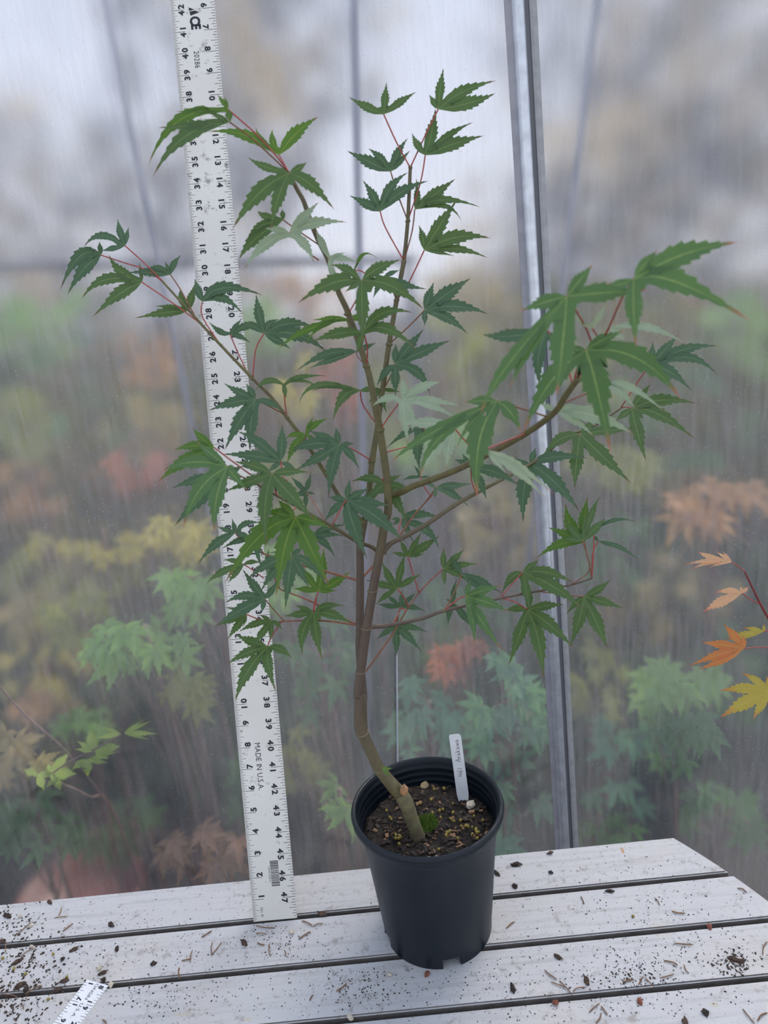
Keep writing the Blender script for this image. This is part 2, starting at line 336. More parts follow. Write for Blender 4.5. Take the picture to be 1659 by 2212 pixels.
def generic_leaf(name, mat, size, jitter=0.1, nl=7):
    angs, lens = ((-118, -78, -38, 0, 38, 78, 118), (.42, .74, .95, 1, .95, .74, .42)) if nl == 7 else ((-95, -48, 0, 48, 95), (.55, .9, 1, .9, .55))
    lb = []
    for a, l in zip(angs, lens):
        a = math.radians(a+90+random.uniform(-6, 6)); l *= size*random.uniform(1-jitter, 1+jitter)
        T = Vector((math.cos(a), math.sin(a)))*l
        lb.append((T, T*0.5+Vector((-T.y, T.x))*random.uniform(-.05, .05)))
    return leaf_mesh(name, lb, mat, 0.2, random.uniform(-0.05, 0.12), 1.25, 9)
FR = {'A': (300, 0, 3.318), 'B': (700, 100, 3.318), 'C': (100, 420, 3.318), 'D': (480, 420, 3.318), 'E': (800, 520, 3.318), 'H': (1160, 500, 3.3246),
      'F': (340, 860, 3.318), 'G': (700, 860, 3.318), 'I': (1000, 1000, 3.318), 'J': (400, 1080, 3.318), 'L': (1259, 1150, 4.1475), 'K': (680, 1500, 3.318),
      'M': (0, 1780, 2.37), 'N': (700, 1780, 1.73), 'P': (0, 0, 1.0)}
def pts(s, fr):
    out = []
    for tok in s.split():
        q = []
        for part in tok.split(':'):
            mm = re.match(r'([A-Z]?)(-?\d+),(-?\d+)$', part); f = FR[mm.group(1) or fr]
            q.append((int(mm.group(2))/f[2]+f[0], int(mm.group(3))/f[2]+f[1]))
        out.append(q)
    return out

# ------------------------------------------------------------------ setting: floor, plastic wall, outdoors
def plane(name, x0, x1, y0, y1, z, mat):
    o = mesh_obj(name, [(x0, y0, z), (x1, y0, z), (x1, y1, z), (x0, y1, z)], [(0, 1, 2, 3)], mat); return tag(o, kind='structure')
plane('floor', -3, 3, -2.5, WY, 0.0, m_floor)
plane('ground', -14, 14, WY+0.001, 26, 0.0, m_floor)
b = MB(); b.box((-2.2, WY, 0.0), (2.2, WY+0.0012, 2.7)); o = b.obj('wall_back', m_film); tag(o, kind='structure')
# steel post standing against the plastic
def xz(px, py, y=1.078): p_ = ony(px, py, y); return p_.x, p_.z
(xa, za), (xb, zb) = xz(1094, 0), xz(1178, 1400)
def post_x(z): return xa+(xb-xa)*(z-za)/(zb-za)
post = empty('wall_post', (post_x(0), 1.08, 0), 'galvanised steel channel post standing against the hazy plastic wall', 'post')
def sweep(name, prof_pts, mat):
    b = MB(); n = len(prof_pts); vs = []
    for z in (0.0, 2.7):
        for dx, dy in prof_pts: vs.append((post_x(z)+dx, WY-dy, z))
    b.add(vs, [(i, (i+1) % n, n+(i+1) % n, n+i) for i in range(n)]+[tuple(range(n-1, -1, -1)), tuple(range(n, 2*n))])
    return b.obj(name, mat, post)
m_fold = simple('grey_plastic_fold', (0.36, 0.36, 0.40), 0.5, var=0.15, scale=60)
m_pale = simple('pale_film_strip', (0.40, 0.41, 0.42), 0.5, var=0.2, scale=80)
sweep('flange', [(0, 0), (0, .003), (.0085, .004), (.0085, 0)], m_fold)
o = sweep('tube', [(.008, 0)]+[(.016-.008*math.cos(a), .005+.010*math.sin(a)) for a in [math.pi*k/10 for k in range(11)]]+[(.024, 0)], m_galv)
sweep('groove', [(.024, 0), (.024, .0025), (.0305, .0025), (.0305, 0)], m_groove)
sweep('cover_strip', [(.0305, 0), (.0305, .005), (.034, .006), (.040, .004), (.041, 0)], m_pale)
# faint poles and a rail outside the plastic
for i, (a, c, lab) in enumerate((((225, 0), (320, 460), 'blurred dark pole behind the plastic, left of the long ruler'),
                                 ((765, 0), (775, 500), 'blurred dark pole behind the plastic above the tree crown'),
                                 ((1290, 0), (1235, 450), 'blurred dark pole behind the plastic, right of the steel post'))):
    A = ony(*a, 1.40); B_ = ony(*c, 1.40); d = (B_-A); d /= -d.z
    b = MB(); b.tube([A-d*1.0, B_+d*(B_.z)], 0.0065, 10)
    tag(b.obj('outdoor_pole', simple('dark_pole_paint', (0.30, 0.31, 0.37), 0.6), smooth=True), lab, 'pole', 'poles outside the plastic')
b = MB(); A = ony(-250, 580, 2.0); B_ = ony(900, 560, 2.0); b.tube([A, B_], 0.012, 8)
rail = empty('outdoor_rail', (0, 2.0, 0), 'faint dark horizontal rail behind the plastic at mid height', 'rail')
b.obj('bar', m_groove, rail)
for px in (-240, 880):
    P = ony(px, 575, 2.0); b = MB(); b.tube([P, (P.x, 2.0, 0)], 0.012, 8); b.obj('upright', m_groove, rail)
# string hanging just behind the plastic
b = MB(); b.tube([ony(857, 1395, WY+.006), ony(858, 1500, WY+.006), ony(859, 1660, WY+.006)], 0.0012, 6)
tag(b.obj('white_string', simple('string_white', (0.75, 0.75, 0.78), 0.7)), 'thin white string hanging against the plastic above the pot', 'string')

# ------------------------------------------------------------------ table
def xend(y): return 0.43-0.11*((y-0.47)/0.308)**2
table = empty('slatted_table', (-0.3, 0.45, 0), 'weathered white slatted garden table with a rounded end', 'table')
edge = 0.778; pitch = 0.0675
for k in range(9):
    y1 = edge-k*pitch-(0.0 if k == 0 else 0.001); y0 = edge-(k+1)*pitch+0.005
    b = bmesh.new(); poly = [(-1.05, y0), ]
    for j in range(6):
        yy = y0+(y1-y0)*j/5; poly.append((xend(yy), yy))
    poly.append((-1.05, y1))
    vs = [b.verts.new((x, y, TZ-0.02)) for x, y in poly]; fb = b.faces.new(vs)
    r_ = bmesh.ops.extrude_face_region(b, geom=[fb]); top = [v for v in r_['geom'] if isinstance(v, bmesh.types.BMVert)]
    for v in top: v.co.z = TZ
    bmesh.ops.recalc_face_normals(b, faces=b.faces)
    bmesh.ops.bevel(b, geom=[e for e in b.edges if all(abs(v.co.z-TZ) < 1e-6 for v in e.verts)], offset=0.0016, segments=2, affect='EDGES')
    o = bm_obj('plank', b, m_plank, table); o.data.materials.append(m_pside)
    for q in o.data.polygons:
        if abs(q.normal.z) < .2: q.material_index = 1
b = MB(); b.box((-1.0, 0.2, TZ-0.034), (0.28, 0.745, TZ-0.0205)); b.obj('added_gap_panel', m_under, table)  # dark panel added under the slats to make the gaps look dark
for x, y in ((-0.95, 0.72), (0.22, 0.72), (-0.95, 0.23), (0.22, 0.23)):
    b = MB(); b.box((x-.022, y-.022, 0), (x+.022, y+.022, TZ-0.034)); b.obj('leg', m_plank, table)

# ------------------------------------------------------------------ lettering
FONT = {}
def load_glyphs(chars, bold):
    objs = []
    for ch in chars:
        cu = bpy.data.curves.new('glyph', 'FONT'); cu.body = ch; cu.size = 1.0; cu.offset = 0.042 if bold else 0.0; cu.resolution_u = 3
        ob = bpy.data.objects.new('glyph', cu); COL.objects.link(ob); objs.append((ch, ob, cu))
    bpy.context.view_layer.update(); dg = bpy.context.evaluated_depsgraph_get()
    for ch, ob, cu in objs:
        me = bpy.data.meshes.new_from_object(ob.evaluated_get(dg))
        v = [Vector((q.co.x, q.co.y)) for q in me.vertices]; f = [tuple(q.vertices) for q in me.polygons]
        x0 = min(q.x for q in v); x1 = max(q.x for q in v)
        FONT[(ch, bold)] = ([Vector((q.x-x0, q.y)) for q in v], f, x1-x0)
        bpy.data.meshes.remove(me); bpy.data.objects.remove(ob); bpy.data.curves.remove(cu)
load_glyphs('0123456789CE', True); load_glyphs('0123456789MADEINU.STHLO', False)
CAP = max(q.y for q in FONT[('8', False)][0])
def text(mb, s, cx, cy, h, turn, bold=False, xs=1.0, gap=0.12, z=0.0):
    """turn 'up': reads along +y with glyph tops to -x; 'down': reads along -y with tops to +x. centre cx,cy, cap height h"""
    k = h/CAP; adv = 0; items = []
    for ch in s:
        if ch == ' ': adv += 0.35*k*xs; continue
        v, f, wd = FONT[(ch, bold)]; items.append((v, f, adv)); adv += (wd+gap)*k*xs
    adv -= gap*k*xs
    for v, f, a in items:
        q = []
        for p_ in v:
            lx = a+p_.x*k*xs-adv/2; ly = p_.y*k-h/2
            q.append((cx-ly, cy+lx, z) if turn == 'up' else (cx+ly, cy-lx, z))
        mb.add(q, f)
IN = 0.0254
# ------------------------------------------------------------------ long ruler leaning back against the plastic
base = onz(595, 1988, TZ)
ydir = (up - rt*0.0905).normalized(); xdir = (r0 - ydir*r0.dot(ydir)).normalized(); zdir = xdir.cross(ydir)
MR = Matrix(((xdir.x, ydir.x, zdir.x, base.x), (xdir.y, ydir.y, zdir.y, base.y), (xdir.z, ydir.z, zdir.z, base.z+0.0006), (0, 0, 0, 1))) @ Matrix.Translation((-IN, 0, 0))
ruler = empty('long_ruler', base, 'long white scuffed ruler with black inch numbers leaning against the plastic', 'ruler')
b = bmesh.new(); bmesh.ops.create_cube(b, size=1.0)
bmesh.ops.scale(b, vec=(2*IN, 48*IN, 0.0014), verts=b.verts); bmesh.ops.translate(b, vec=(IN, 24*IN, -0.0007), verts=b.verts)
bm_obj('blade', b, m_ruler, ruler, MR)
ZP = 0.00012
tk = MB()
def tick(x0, x1, y, th=0.011):
    th *= IN; tk.quad((x0*IN, y*IN-th, ZP), (x1*IN, y*IN-th, ZP), (x1*IN, y*IN+th, ZP), (x0*IN, y*IN+th, ZP))
for i in range(1, 48*16):
    ln = 0.56 if i % 16 == 0 else .32 if i % 8 == 0 else .24 if i % 4 == 0 else .18 if i % 2 == 0 else .12
    tick(0, ln, i/16, 0.0095 if i % 16 == 0 else 0.0075)
for i in range(1, 48*8):
    ln = 0.58 if i % 8 == 0 else .31 if i % 4 == 0 else .20 if i % 2 == 0 else .13
    tick(2-ln, 2, i/8, 0.0095)
tag(tk.obj('tick_marks', m_ink, ruler, MR), kind='stuff')
for n in range(1, 48):
    s = str(n); nb = MB(); nr = MB()
    if len(s) == 1:
        text(nb, s, .46*IN, (n+.14)*IN, .25*IN, 'up', True, 1.1, z=ZP); text(nr, s, 1.51*IN, (48-n+.14)*IN, .25*IN, 'down', True, 1.1, z=ZP)
    else:
        text(nb, s[0], .46*IN, (n-.145)*IN, .25*IN, 'up', True, 1.1, z=ZP); text(nb, s[1], .46*IN, (n+.155)*IN, .25*IN, 'up', True, 1.1, z=ZP)
        text(nr, s[0], 1.51*IN, (48-n+.145)*IN, .25*IN, 'down', True, 1.1, z=ZP); text(nr, s[1], 1.51*IN, (48-n-.155)*IN, .25*IN, 'down', True, 1.1, z=ZP)
    nb.obj('inch_number', m_ink, ruler, MR); nr.obj('inch_number', m_ink, ruler, MR)
lg = MB()     # red-badge style wordmark printed black: slanted A of two blades, then C and E
def lp(*q): lg.add([((x)*IN, (y)*IN, ZP) for x, y in q], [tuple(range(len(q)))])
lp((.80, 42.10), (1.06, 41.98), (.82, 41.93)); lp((.83, 41.90), (1.08, 41.93), (1.27, 41.83), (.86, 41.71))
text(lg, 'C', 1.05*IN, 41.48*IN, .43*IN, 'down', True, 0.85, z=ZP); text(lg, 'E', 1.07*IN, 41.18*IN, .41*IN, 'down', True, 0.85, z=ZP)
lp((.84, 41.28), (1.27, 41.24), (1.27, 41.19), (.84, 41.23))
lg.obj('wordmark', m_ink, ruler, MR)
t2 = MB(); text(t2, '20286', .98*IN, 39.68*IN, .24*IN, 'down', False, 0.85, z=ZP); t2.obj('stock_number', m_ink, ruler, MR)
t2 = MB(); text(t2, 'MADE IN U.S.A.', .90*IN, 7.08*IN, .25*IN, 'down', False, 0.88, 0.1, z=ZP); t2.obj('origin_text', m_ink, ruler, MR)
t2 = MB(); text(t2, '16 THS', .42*IN, .42*IN, .11*IN, 'up', False, 0.9, z=ZP); t2.obj('scale_text', m_ink, ruler, MR)
t2 = MB(); yy = 2.72
while yy > 1.55:
    wd = random.choice((.012, .012, .022, .034)); t2.quad((.98*IN, yy*IN, ZP), (.98*IN, (yy-wd)*IN, ZP), (1.36*IN, (yy-wd)*IN, ZP), (1.36*IN, yy*IN, ZP)); yy -= wd+random.choice((.012, .012, .024))
text(t2, '0 82901 20286 4', .92*IN, 2.13*IN, .075*IN, 'down', False, 0.85, z=ZP)
t2.obj('barcode', m_ink, ruler, MR)
# ------------------------------------------------------------------ small ruler on the table
a0 = onz(188, 2118, TZ); a1 = onz(232, 2134, TZ); e1 = onz(116, 2212, TZ)
yd = (a0-e1).normalized(); xd = Vector((yd.y, -yd.x, 0)); wd = abs((a1-a0).dot(xd))
MS = Matrix(((xd.x, yd.x, 0, a0.x), (xd.y, yd.y, 0, a0.y), (0, 0, 1, TZ+0.0013), (0, 0, 0, 1)))
sr = empty('small_ruler', (a0.x, a0.y, TZ), 'short bright white ruler lying on the table at the bottom left', 'ruler')
b = bmesh.new(); bmesh.ops.create_cube(b, size=1.0); LS = 0.30
bmesh.ops.scale(b, vec=(wd, LS, 0.0012), verts=b.verts); bmesh.ops.translate(b, vec=(wd/2, -LS/2, -0.0006), verts=b.verts)
bm_obj('blade', b, m_rule2, sr, MS)
k1 = 0.0254; tk = MB()
for i in range(1, 95):
    ln = .42 if i % 8 == 0 else .27 if i % 4 == 0 else .2 if i % 2 == 0 else .13
    y = -(i*k1/8); th = .0002
    if -y < LS:
        tk.quad((0, y-th, ZP), (ln*wd*0.8, y-th, ZP), (ln*wd*0.8, y+th, ZP), (0, y+th, ZP))
        tk.quad((wd*(1-ln*0.7), y-th, ZP), (wd, y-th, ZP), (wd, y+th, ZP), (wd*(1-ln*0.7), y+th, ZP))
tag(tk.obj('tick_marks', m_ink, sr, MS), kind='stuff')
hh = .19*wd
for j in range(0, 9):
    nb = MB(); nr = MB(); L_, R_ = str(18-j), str(18+j); y = -(j*k1)-(0.0032 if j == 0 else 0)
    if j == 0:
        text(nb, '1', .28*wd, y, hh, 'up', True, z=ZP); text(nb, '8', .78*wd, y-.001, hh, 'down', True, z=ZP); nb.obj('inch_number', m_ink, sr, MS); continue
    text(nb, L_[0], .28*wd, y-.0034, hh, 'up', True, z=ZP) if len(L_) > 1 else None
    text(nb, L_[-1], .28*wd, y+.0038, hh, 'up', True, z=ZP)
    text(nr, R_[0], .76*wd, y+.0036, hh, 'down', True, z=ZP); text(nr, R_[1], .76*wd, y-.0038, hh, 'down', True, z=ZP)
    nb.obj('inch_number', m_ink, sr, MS); nr.obj('inch_number', m_ink, sr, MS)
t2 = MB(); text(t2, 'ONSIN', .55*wd, -.011, .13*wd, 'down', False, 1.2, z=ZP); text(t2, 'U.S.A.', .52*wd, -.034, .13*wd, 'down', False, 1.2, z=ZP); t2.obj('maker_text', m_ink, sr, MS)

# ------------------------------------------------------------------ pot
PXC, PYC, PH, PR = ony(924, 1745, 0.684).x, 0.684, 0.164, 0.0815
PB = onz(948, 2020, TZ).x
def lathe(prof_, n=96, skip=None):
    vs = []; fs = []
    for r_, z in prof_:
        lean = 0.0
        for k in range(n):
            a = 2*math.pi*k/n; vs.append((r_*math.cos(a), r_*math.sin(a), z))
    for i in range(len(prof_)-1):
        for k in range(n):
            if skip and skip(i, k): continue
            k2 = (k+1) % n; fs.append((i*n+k, i*n+k2, (i+1)*n+k2, (i+1)*n+k))
    return vs, fs
pcx = (PXC+PB)/2
pot = empty('nursery_pot', (pcx, PYC, TZ), 'black plastic nursery pot standing on the white slatted table', 'pot')
outer = [(.0605, 0.0), (.0612, .013), (.063, .03), (.0665, .07), (.0705, .115), (.0735, .143), (.0755, .149), (.0785, .152), (.0812, .155), (.0818, .160), (.0805, .1635), (.0785, .1642), (.0765, .1625)]
inner = [(.0757, .158)]
z = .154
while z > .112:
    inner += [(.0745-(.158-z)*.12, z), (.0738-(.158-z)*.12, z-.0012), (.0738-(.158-z)*.12, z-.003), (.0745-(.158-z)*.12, z-.0042)]; z -= .0075
inner += [(.066, .10), (.0595, .013), (.0583, .0)]
nout = len(outer)
def ang_of(px, py): P = onz(px, py, TZ); return math.degrees(math.atan2(P.y-PYC, P.x-pcx)) % 360
notch = [ang_of(838, 2030), ang_of(972, 2088), ang_of(1050, 2000)+60, ang_of(838, 2030)-120]
def skip(i, k):
    if i != 0 and i != nout+len(inner)-2: return False
    a = 360*k/96
    return any(abs((a-q+180) % 360-180) < 9 for q in notch)
v, f_ = lathe(outer+inner, 96, skip)
body = mesh_obj('body', v, f_, m_pot, pot, Matrix.Translation((pcx, PYC, TZ)), True)
v, f_ = lathe([(.0001, .0125), (.0605, .0125)], 48); mesh_obj('base_disc', v, f_, m_pot, pot, Matrix.Translation((pcx, PYC, TZ)))
# soil
SZ = TZ+0.134
bm = bmesh.new(); rings = 16; nn = 64; c0 = bm.verts.new((0, 0, 0.003)); prev = None
for i in range(1, rings+1):
    r_ = 0.0712*i/rings; cur = []
    for k in range(nn):
        a = 2*math.pi*k/nn; p_ = Vector((r_*math.cos(a), r_*math.sin(a), 0)); h = noise.noise(p_*70)*.0035+noise.noise(p_*220)*.0022+noise.noise(p_*25)*.004
        cur.append(bm.verts.new((p_.x, p_.y, h-(.004 if i == rings else 0))))
    for k in range(nn):
        if prev: bm.faces.new((prev[k], cur[k], cur[(k+1) % nn], prev[(k+1) % nn]))
        else: bm.faces.new((c0, cur[k], cur[(k+1) % nn]))
    prev = cur
soil = bm_obj('potting_soil', bm, m_soil, None, Matrix.Translation((pcx, PYC, SZ)), False)
tag(soil, 'dark bark potting soil filling the black pot', 'soil', kind='stuff')
def rock_mesh(name, r_, mat, sx=1, sy=1, sz=.7, seed=0, sub=1):
    bm = bmesh.new(); bmesh.ops.create_icosphere(bm, subdivisions=sub, radius=r_)
    for v in bm.verts:
        k = 1+.45*noise.noise(v.co*(1.2/r_)+Vector((seed*7.3, seed, 2))); v.co = Vector((v.co.x*sx*k, v.co.y*sy*k, v.co.z*sz*k))
    me = bpy.data.meshes.new(name); bm.to_mesh(me); bm.free(); me.materials.append(mat); return me
# bark and crumbs on the soil: uncountable
chips = MB(); m_chipmix = [m_chip, m_soil]
def add_chip(mb, P, l, wd_, th, seed):
    a = random.uniform(0, math.pi); ca, sa = math.cos(a), math.sin(a); tl = random.uniform(-.5, .5)
    q = []
    for sx_, sy_, sz_ in ((-1, -1, 0), (1, -.7, 0), (1, 1, 0), (-.8, 1, 0), (-1, -.6, 1), (.8, -.7, 1), (.9, .8, 1), (-.7, .9, 1)):
        x = sx_*l*random.uniform(.8, 1.1); y = sy_*wd_*random.uniform(.8, 1.1); zz = sz_*th+tl*x*.5
        q.append((P.x+x*ca-y*sa, P.y+x*sa+y*ca, P.z+zz))
    mb.add(q, [(0, 3, 2, 1), (4, 5, 6, 7), (0, 1, 5, 4), (1, 2, 6, 5), (2, 3, 7, 6), (3, 0, 4, 7)])
def soil_pt(rmax=.066):
    r_ = rmax*math.sqrt(random.random()); a = random.uniform(0, 2*math.pi); return Vector((pcx+r_*math.cos(a), PYC+r_*math.sin(a), SZ+.001))
for mt, cnt, nm, lb in ((m_chip, 420, 'bark_crumbs', 'dark bark crumbs covering the soil in the black pot'), (m_twig, 90, 'fibre_crumbs', 'brown fibre and twig crumbs strewn over the soil in the black pot')):
    mb = MB()
    for i in range(cnt):
        P = soil_pt(); l = random.uniform(.001, .0042)
        add_chip(mb, P, l, l*random.uniform(.2, .7), random.uniform(.0005, .002), i)
    tag(mb.obj(nm, mt), lb, 'soil crumbs', kind='stuff')
prill = rock_mesh('fertilizer_prill', .00175, m_prill, 1, 1, 1, 3, 2)
for q in prill.polygons: q.use_smooth = True
def prill_at(px, py, z, lab, grp, me=None, nm='fertilizer_prill', cat='prill', s=1.0):
    P = onz(px, py, z); o = bpy.data.objects.new(nm, me or prill); COL.objects.link(o)
    place(o, Matrix.Translation((P.x, P.y, z)) @ Matrix.Rotation(random.uniform(0, 6), 4, 'Z') @ Matrix.Scale(s, 4)); return tag(o, lab, cat, grp)
def soilwhere(P):
    a = P-Vector((pcx, PYC, 0)); return ('left of the trunk, ' if a.x < -.012 else 'beside the trunk, ' if a.x < .012 else 'right of the trunk, ')+('towards the back' if a.y > .015 else 'towards the front' if a.y < -.02 else 'midway')
for tok in pts('757,780 833,752 548,893 580,1005 607,1010 605,1070 580,1030 600,1030 615,1020 514,832 998,907 972,888 1045,900 945,990 970,975 1100,945 1130,950 1155,965 1175,985 1128,1000 1165,1030 1205,900 1085,940 1050,942 903,880 843,847 918,822 990,845 893,832 855,678 927,672 990,780 1025,1030 960,985 940,1010 890,1110 537,880 1140,870 1155,975 1165,990', 'K'):
    prill_at(*tok[0], SZ+.0045, 'tiny yellow fertilizer bead on the pot soil, '+soilwhere(onz(*tok[0], SZ)), 'fertilizer beads on the potting soil', s=random.uniform(.75, 1.15))
for i, (tok, lab) in enumerate(zip(pts('785,650 1115,790 825,1185 870,1183', 'K'), ('tan stone on the soil behind the trunk', 'cream stone on the soil below the plant tag', 'cream pebble at the front pot rim, the left one of two', 'cream pebble at the front pot rim, the right one of two'))):
    me = rock_mesh('pebble', .0052 if i < 2 else .004, m_stone if i == 0 else m_perl, seed=i+1, sub=2)
    prill_at(*tok[0], SZ+.003 if i < 2 else SZ+.006, lab, 'pebbles in the pot', me, 'pebble', 'pebble')
# moss clump
mb = MB(); P0 = onz(680+800/3.318, 1500+940/3.318, SZ)
for i in range(420):
    r_ = .0125*math.sqrt(random.random()); a = random.uniform(0, 6.28); q = Vector((P0.x+r_*math.cos(a)*1.1, P0.y+r_*math.sin(a), SZ+.001))
    h = .009*(1-(r_/.014)**2)+.002; d = Vector((random.uniform(-1, 1), random.uniform(-1, 1), 0))*.0012
    tip = q+Vector((random.uniform(-.003, .003), random.uniform(-.003, .003), h)); mb.add([q-d, q+d, tip], [(0, 1, 2)])
tag(mb.obj('moss_clump', simple('moss_green', (0.15, 0.26, 0.03), 0.8, var=0.4, scale=300)), 'small green moss clump beside the trunk base in the pot', 'moss', kind='stuff')
# plant tag with handwriting
tb = onz(680+1060/3.318, 1500+712/3.318, SZ); tb = ony(680+1060/3.318, 1500+712/3.318, tb.y-.011); tt = ony(680+1003/3.318, 1500+285/3.318, tb.y+0.012)
ty = (tt-tb); LT = ty.length; ty.normalize(); tx = (rt-ty*rt.dot(ty)).normalized(); tz = tx.cross(ty)
MT = Matrix(((tx.x, ty.x, tz.x, tb.x), (tx.y, ty.y, tz.y, tb.y), (tx.z, ty.z, tz.z, tb.z), (0, 0, 0, 1)))
tagr = empty('plant_tag', tb, 'white plastic plant tag with handwriting stuck in the black pot', 'plant tag')
hw = .0066; b = bmesh.new(); poly = [(-hw*.55, -.02), (hw*.55, -.02), (hw, 0)]
poly += [(hw-.004+.004*math.cos(a), LT-.004+.004*math.sin(a)) for a in (0, .5, 1.0, 1.57)]
poly += [(-hw+.0018-.0018*math.cos(a), LT-.0018+.0018*math.sin(a)) for a in (1.57, 1.0, .5, 0)]+[(-hw, 0)]
fb = b.faces.new([b.verts.new((x, y, -.0004)) for x, y in poly]); r_ = bmesh.ops.extrude_face_region(b, geom=[fb])
for v in r_['geom']:
    if isinstance(v, bmesh.types.BMVert): v.co.z = .0002
bmesh.ops.recalc_face_normals(b, faces=b.faces); bm_obj('blade', b, m_tagm, tagr, MT)
STR = {'4': [[(.1, 1), (.0, .45), (.5, .5)], [(.42, .95), (.38, 0)]], '6': [[(.5, 1), (.1, .6), (.05, .2), (.3, 0), (.5, .25), (.3, .5), (.1, .35)]], '1': [[(.25, 1), (.2, 0)]],
       'A': [[(0, 0), (.3, 1), (.42, 1), (.55, 0)], [(.1, .4), (.6, .45)]], 'r': [[(0, .6), (.1, 0), (.12, .4), (.35, .6)]], 'a': [[(.4, .5), (.15, .55), (.0, .2), (.2, .02), (.38, .4), (.4, .1), (.55, .05)]],
       'k': [[(.05, 1), (0, 0)], [(.4, .6), (.05, .3), (.45, 0)]], 'w': [[(0, .55), (.1, .02), (.25, .45), (.38, .02), (.55, .58)]]}
mb = MB(); x = LT*.30; sc = .0058
for ch in '461  Arakawa':
    if ch == ' ': x += sc*.6; continue
    for s in STR[ch]:
        P = [Vector((hw*.45-q[1]*sc*.9-(LT*.0), x+q[0]*sc, .0003)) for q in s]; P = smooth_path(P, sub=4); mb.tube(P, .00022, 4)
    x += sc*(max(q[0] for s in STR[ch] for q in s)+.16)
mb.obj('handwriting', m_pen, tagr, MT)
# ------------------------------------------------------------------ the maple sapling
tb0 = onz(896, 1808, SZ)
tree = empty('maple_sapling', (tb0.x, tb0.y, SZ), 'slender young maple with green palmate leaves growing in the black pot', 'tree')
BR = []      # sampled (px, py, world, y) for leaf attachment
def branch(name, path, ys, rads, mat, fr='P', start=None):
    P = [q[0] for q in pts(path, fr)]
    ln = [0]
    for a, c in zip(P, P[1:]): ln.append(ln[-1]+math.hypot(a[0]-c[0], a[1]-c[1]))
    if len(ys) == 2: Y = [ys[0]+(ys[1]-ys[0])*l/ln[-1] for l in ln]
    else: Y = ys
    R_ = [rads[0]+(rads[-1]-rads[0])*l/ln[-1] for l in ln] if len(rads) == 2 else rads
    W3 = [ony(p_[0], p_[1], y) for p_, y in zip(P, Y)]
    C, R2 = smooth_path(W3, R_, 6)
    mb = MB()
    # small swelling at the nodes
    mb.tube(C, R2, 10); o = mb.obj(name, mat, tree, smooth=True)
    for c, r_ in zip(C, R2): BR.append((*proj(c), 0.0, c, r_))
    return o
yb = tb0.y
nb_ = lambda n, a, c: [a+(c-a)*i/(n-1) for i in range(n)]
base_path = 'K745,1055 K728,990 K690,880 K655,780 K612,705'
branch('trunk_base', base_path, [yb, yb, yb+.002, yb+.003, yb+.004], [.0085, .0075, .0072, .0080, .0078], simple('trunk_base_bark', (0.17, 0.165, 0.075), 0.7, var=0.3, scale=150, bump=0.5, col2=(0.13, 0.10, 0.06)))
branch('trunk', 'K605,705 K530,620 K455,520 K395,395 K350,300 K325,235 K318,150 K322,0 J1240,1400 J1258,1230 J1300,920 J1345,650 J1400,350 J1430,170 J1455,60 G448,560 G400,230 G365,50 D1085,1450 D1035,1230 D905,855 D830,690 D760,470 D690,330 D625,170 A1180,1440 A1130,1350 A1080,1245',
       nb_(28, yb+.004, .665), [.0076, .0068, .0062, .0060, .0062, .0062, .0052, .0048, .0046, .0046, .0045, .0043, .0041, .0039, .0037, .0034, .0032, .0030, .0028, .0027, .0025, .0023, .0022, .0021, .0021, .0018, .0017, .0015], m_bark)
branch('stem', 'K355,245 K350,150 K345,20 J1278,1400 J1250,1100 J1252,900 J1255,570 J1255,330 G290,880 G320,700 G345,450 G380,230 G400,60 D1130,1540 D1195,1075 D1250,760 D1300,490 B572,1545 B600,1250 B618,870',
       nb_(20, yb+.008, .735), [.0034, .0036, .0038, .0040, .0040, .0040, .0038, .0036, .0032, .0030, .0028, .0027, .0026, .0025, .0024, .0022, .0021, .0019, .0017, .0015], m_bark)
branch('branch', 'G285,900 G150,760 F1300,700 F1180,500 F1050,300 F930,140 C1610,1450 C1480,1320 C1250,1080 C1075,890 C830,620', (.697, .770), (.0024, .0010), m_stem_g)
branch('branch', 'G455,700 G550,675 G640,630 G780,580 G1000,490 G1400,280 E1310,1240 E1400,1110 E1490,985', (.685, .50), (.0030, .0021), m_stem_g)
branch('branch', 'G425,1110 G470,1045 G560,1000 G740,900 G930,770 G1090,680 G1240,600 G1430,500 H60,1600 H200,1480 H420,1390 H600,1270', (.690, .80), (.0026, .0011), m_bark)
branch('branch', 'G320,1648 G370,1636 G450,1630 G700,1580 G860,1525 G1260,1435 I530,920 I770,875 I925,825', (.690, .74), (.0022, .0009), m_bark)
branch('twig', 'J1290,1235 J1470,985 G605,1500 G680,1395', (.690, .745), (.0010, .0007), m_petg)
branch('branch', 'G385,1100 G340,1065 G240,1030 F1400,1010 F1250,920 F950,750 F840,690 F700,610', (.688, .60), (.0021, .0009), m_bark)
branch('twig', 'F1450,1310 F1330,1275 F1200,1240 F1000,1190 F760,1115', (.695, .715), (.0014, .0008), m_petg)
branch('twig', 'F1470,1285 F1550,1200 G440,1100 G560,960 G660,820 G780,690', (.700, .76), (.0013, .0007), m_petg)
branch('twig', 'J1275,915 J1200,880 J1020,790 J900,725 J680,640', (.693, .715), (.0013, .0008), m_petg)
branch('twig', 'J1265,905 J1190,890 J970,865 J710,870 J660,880', (.692, .70), (.0012, .0007), m_petg)
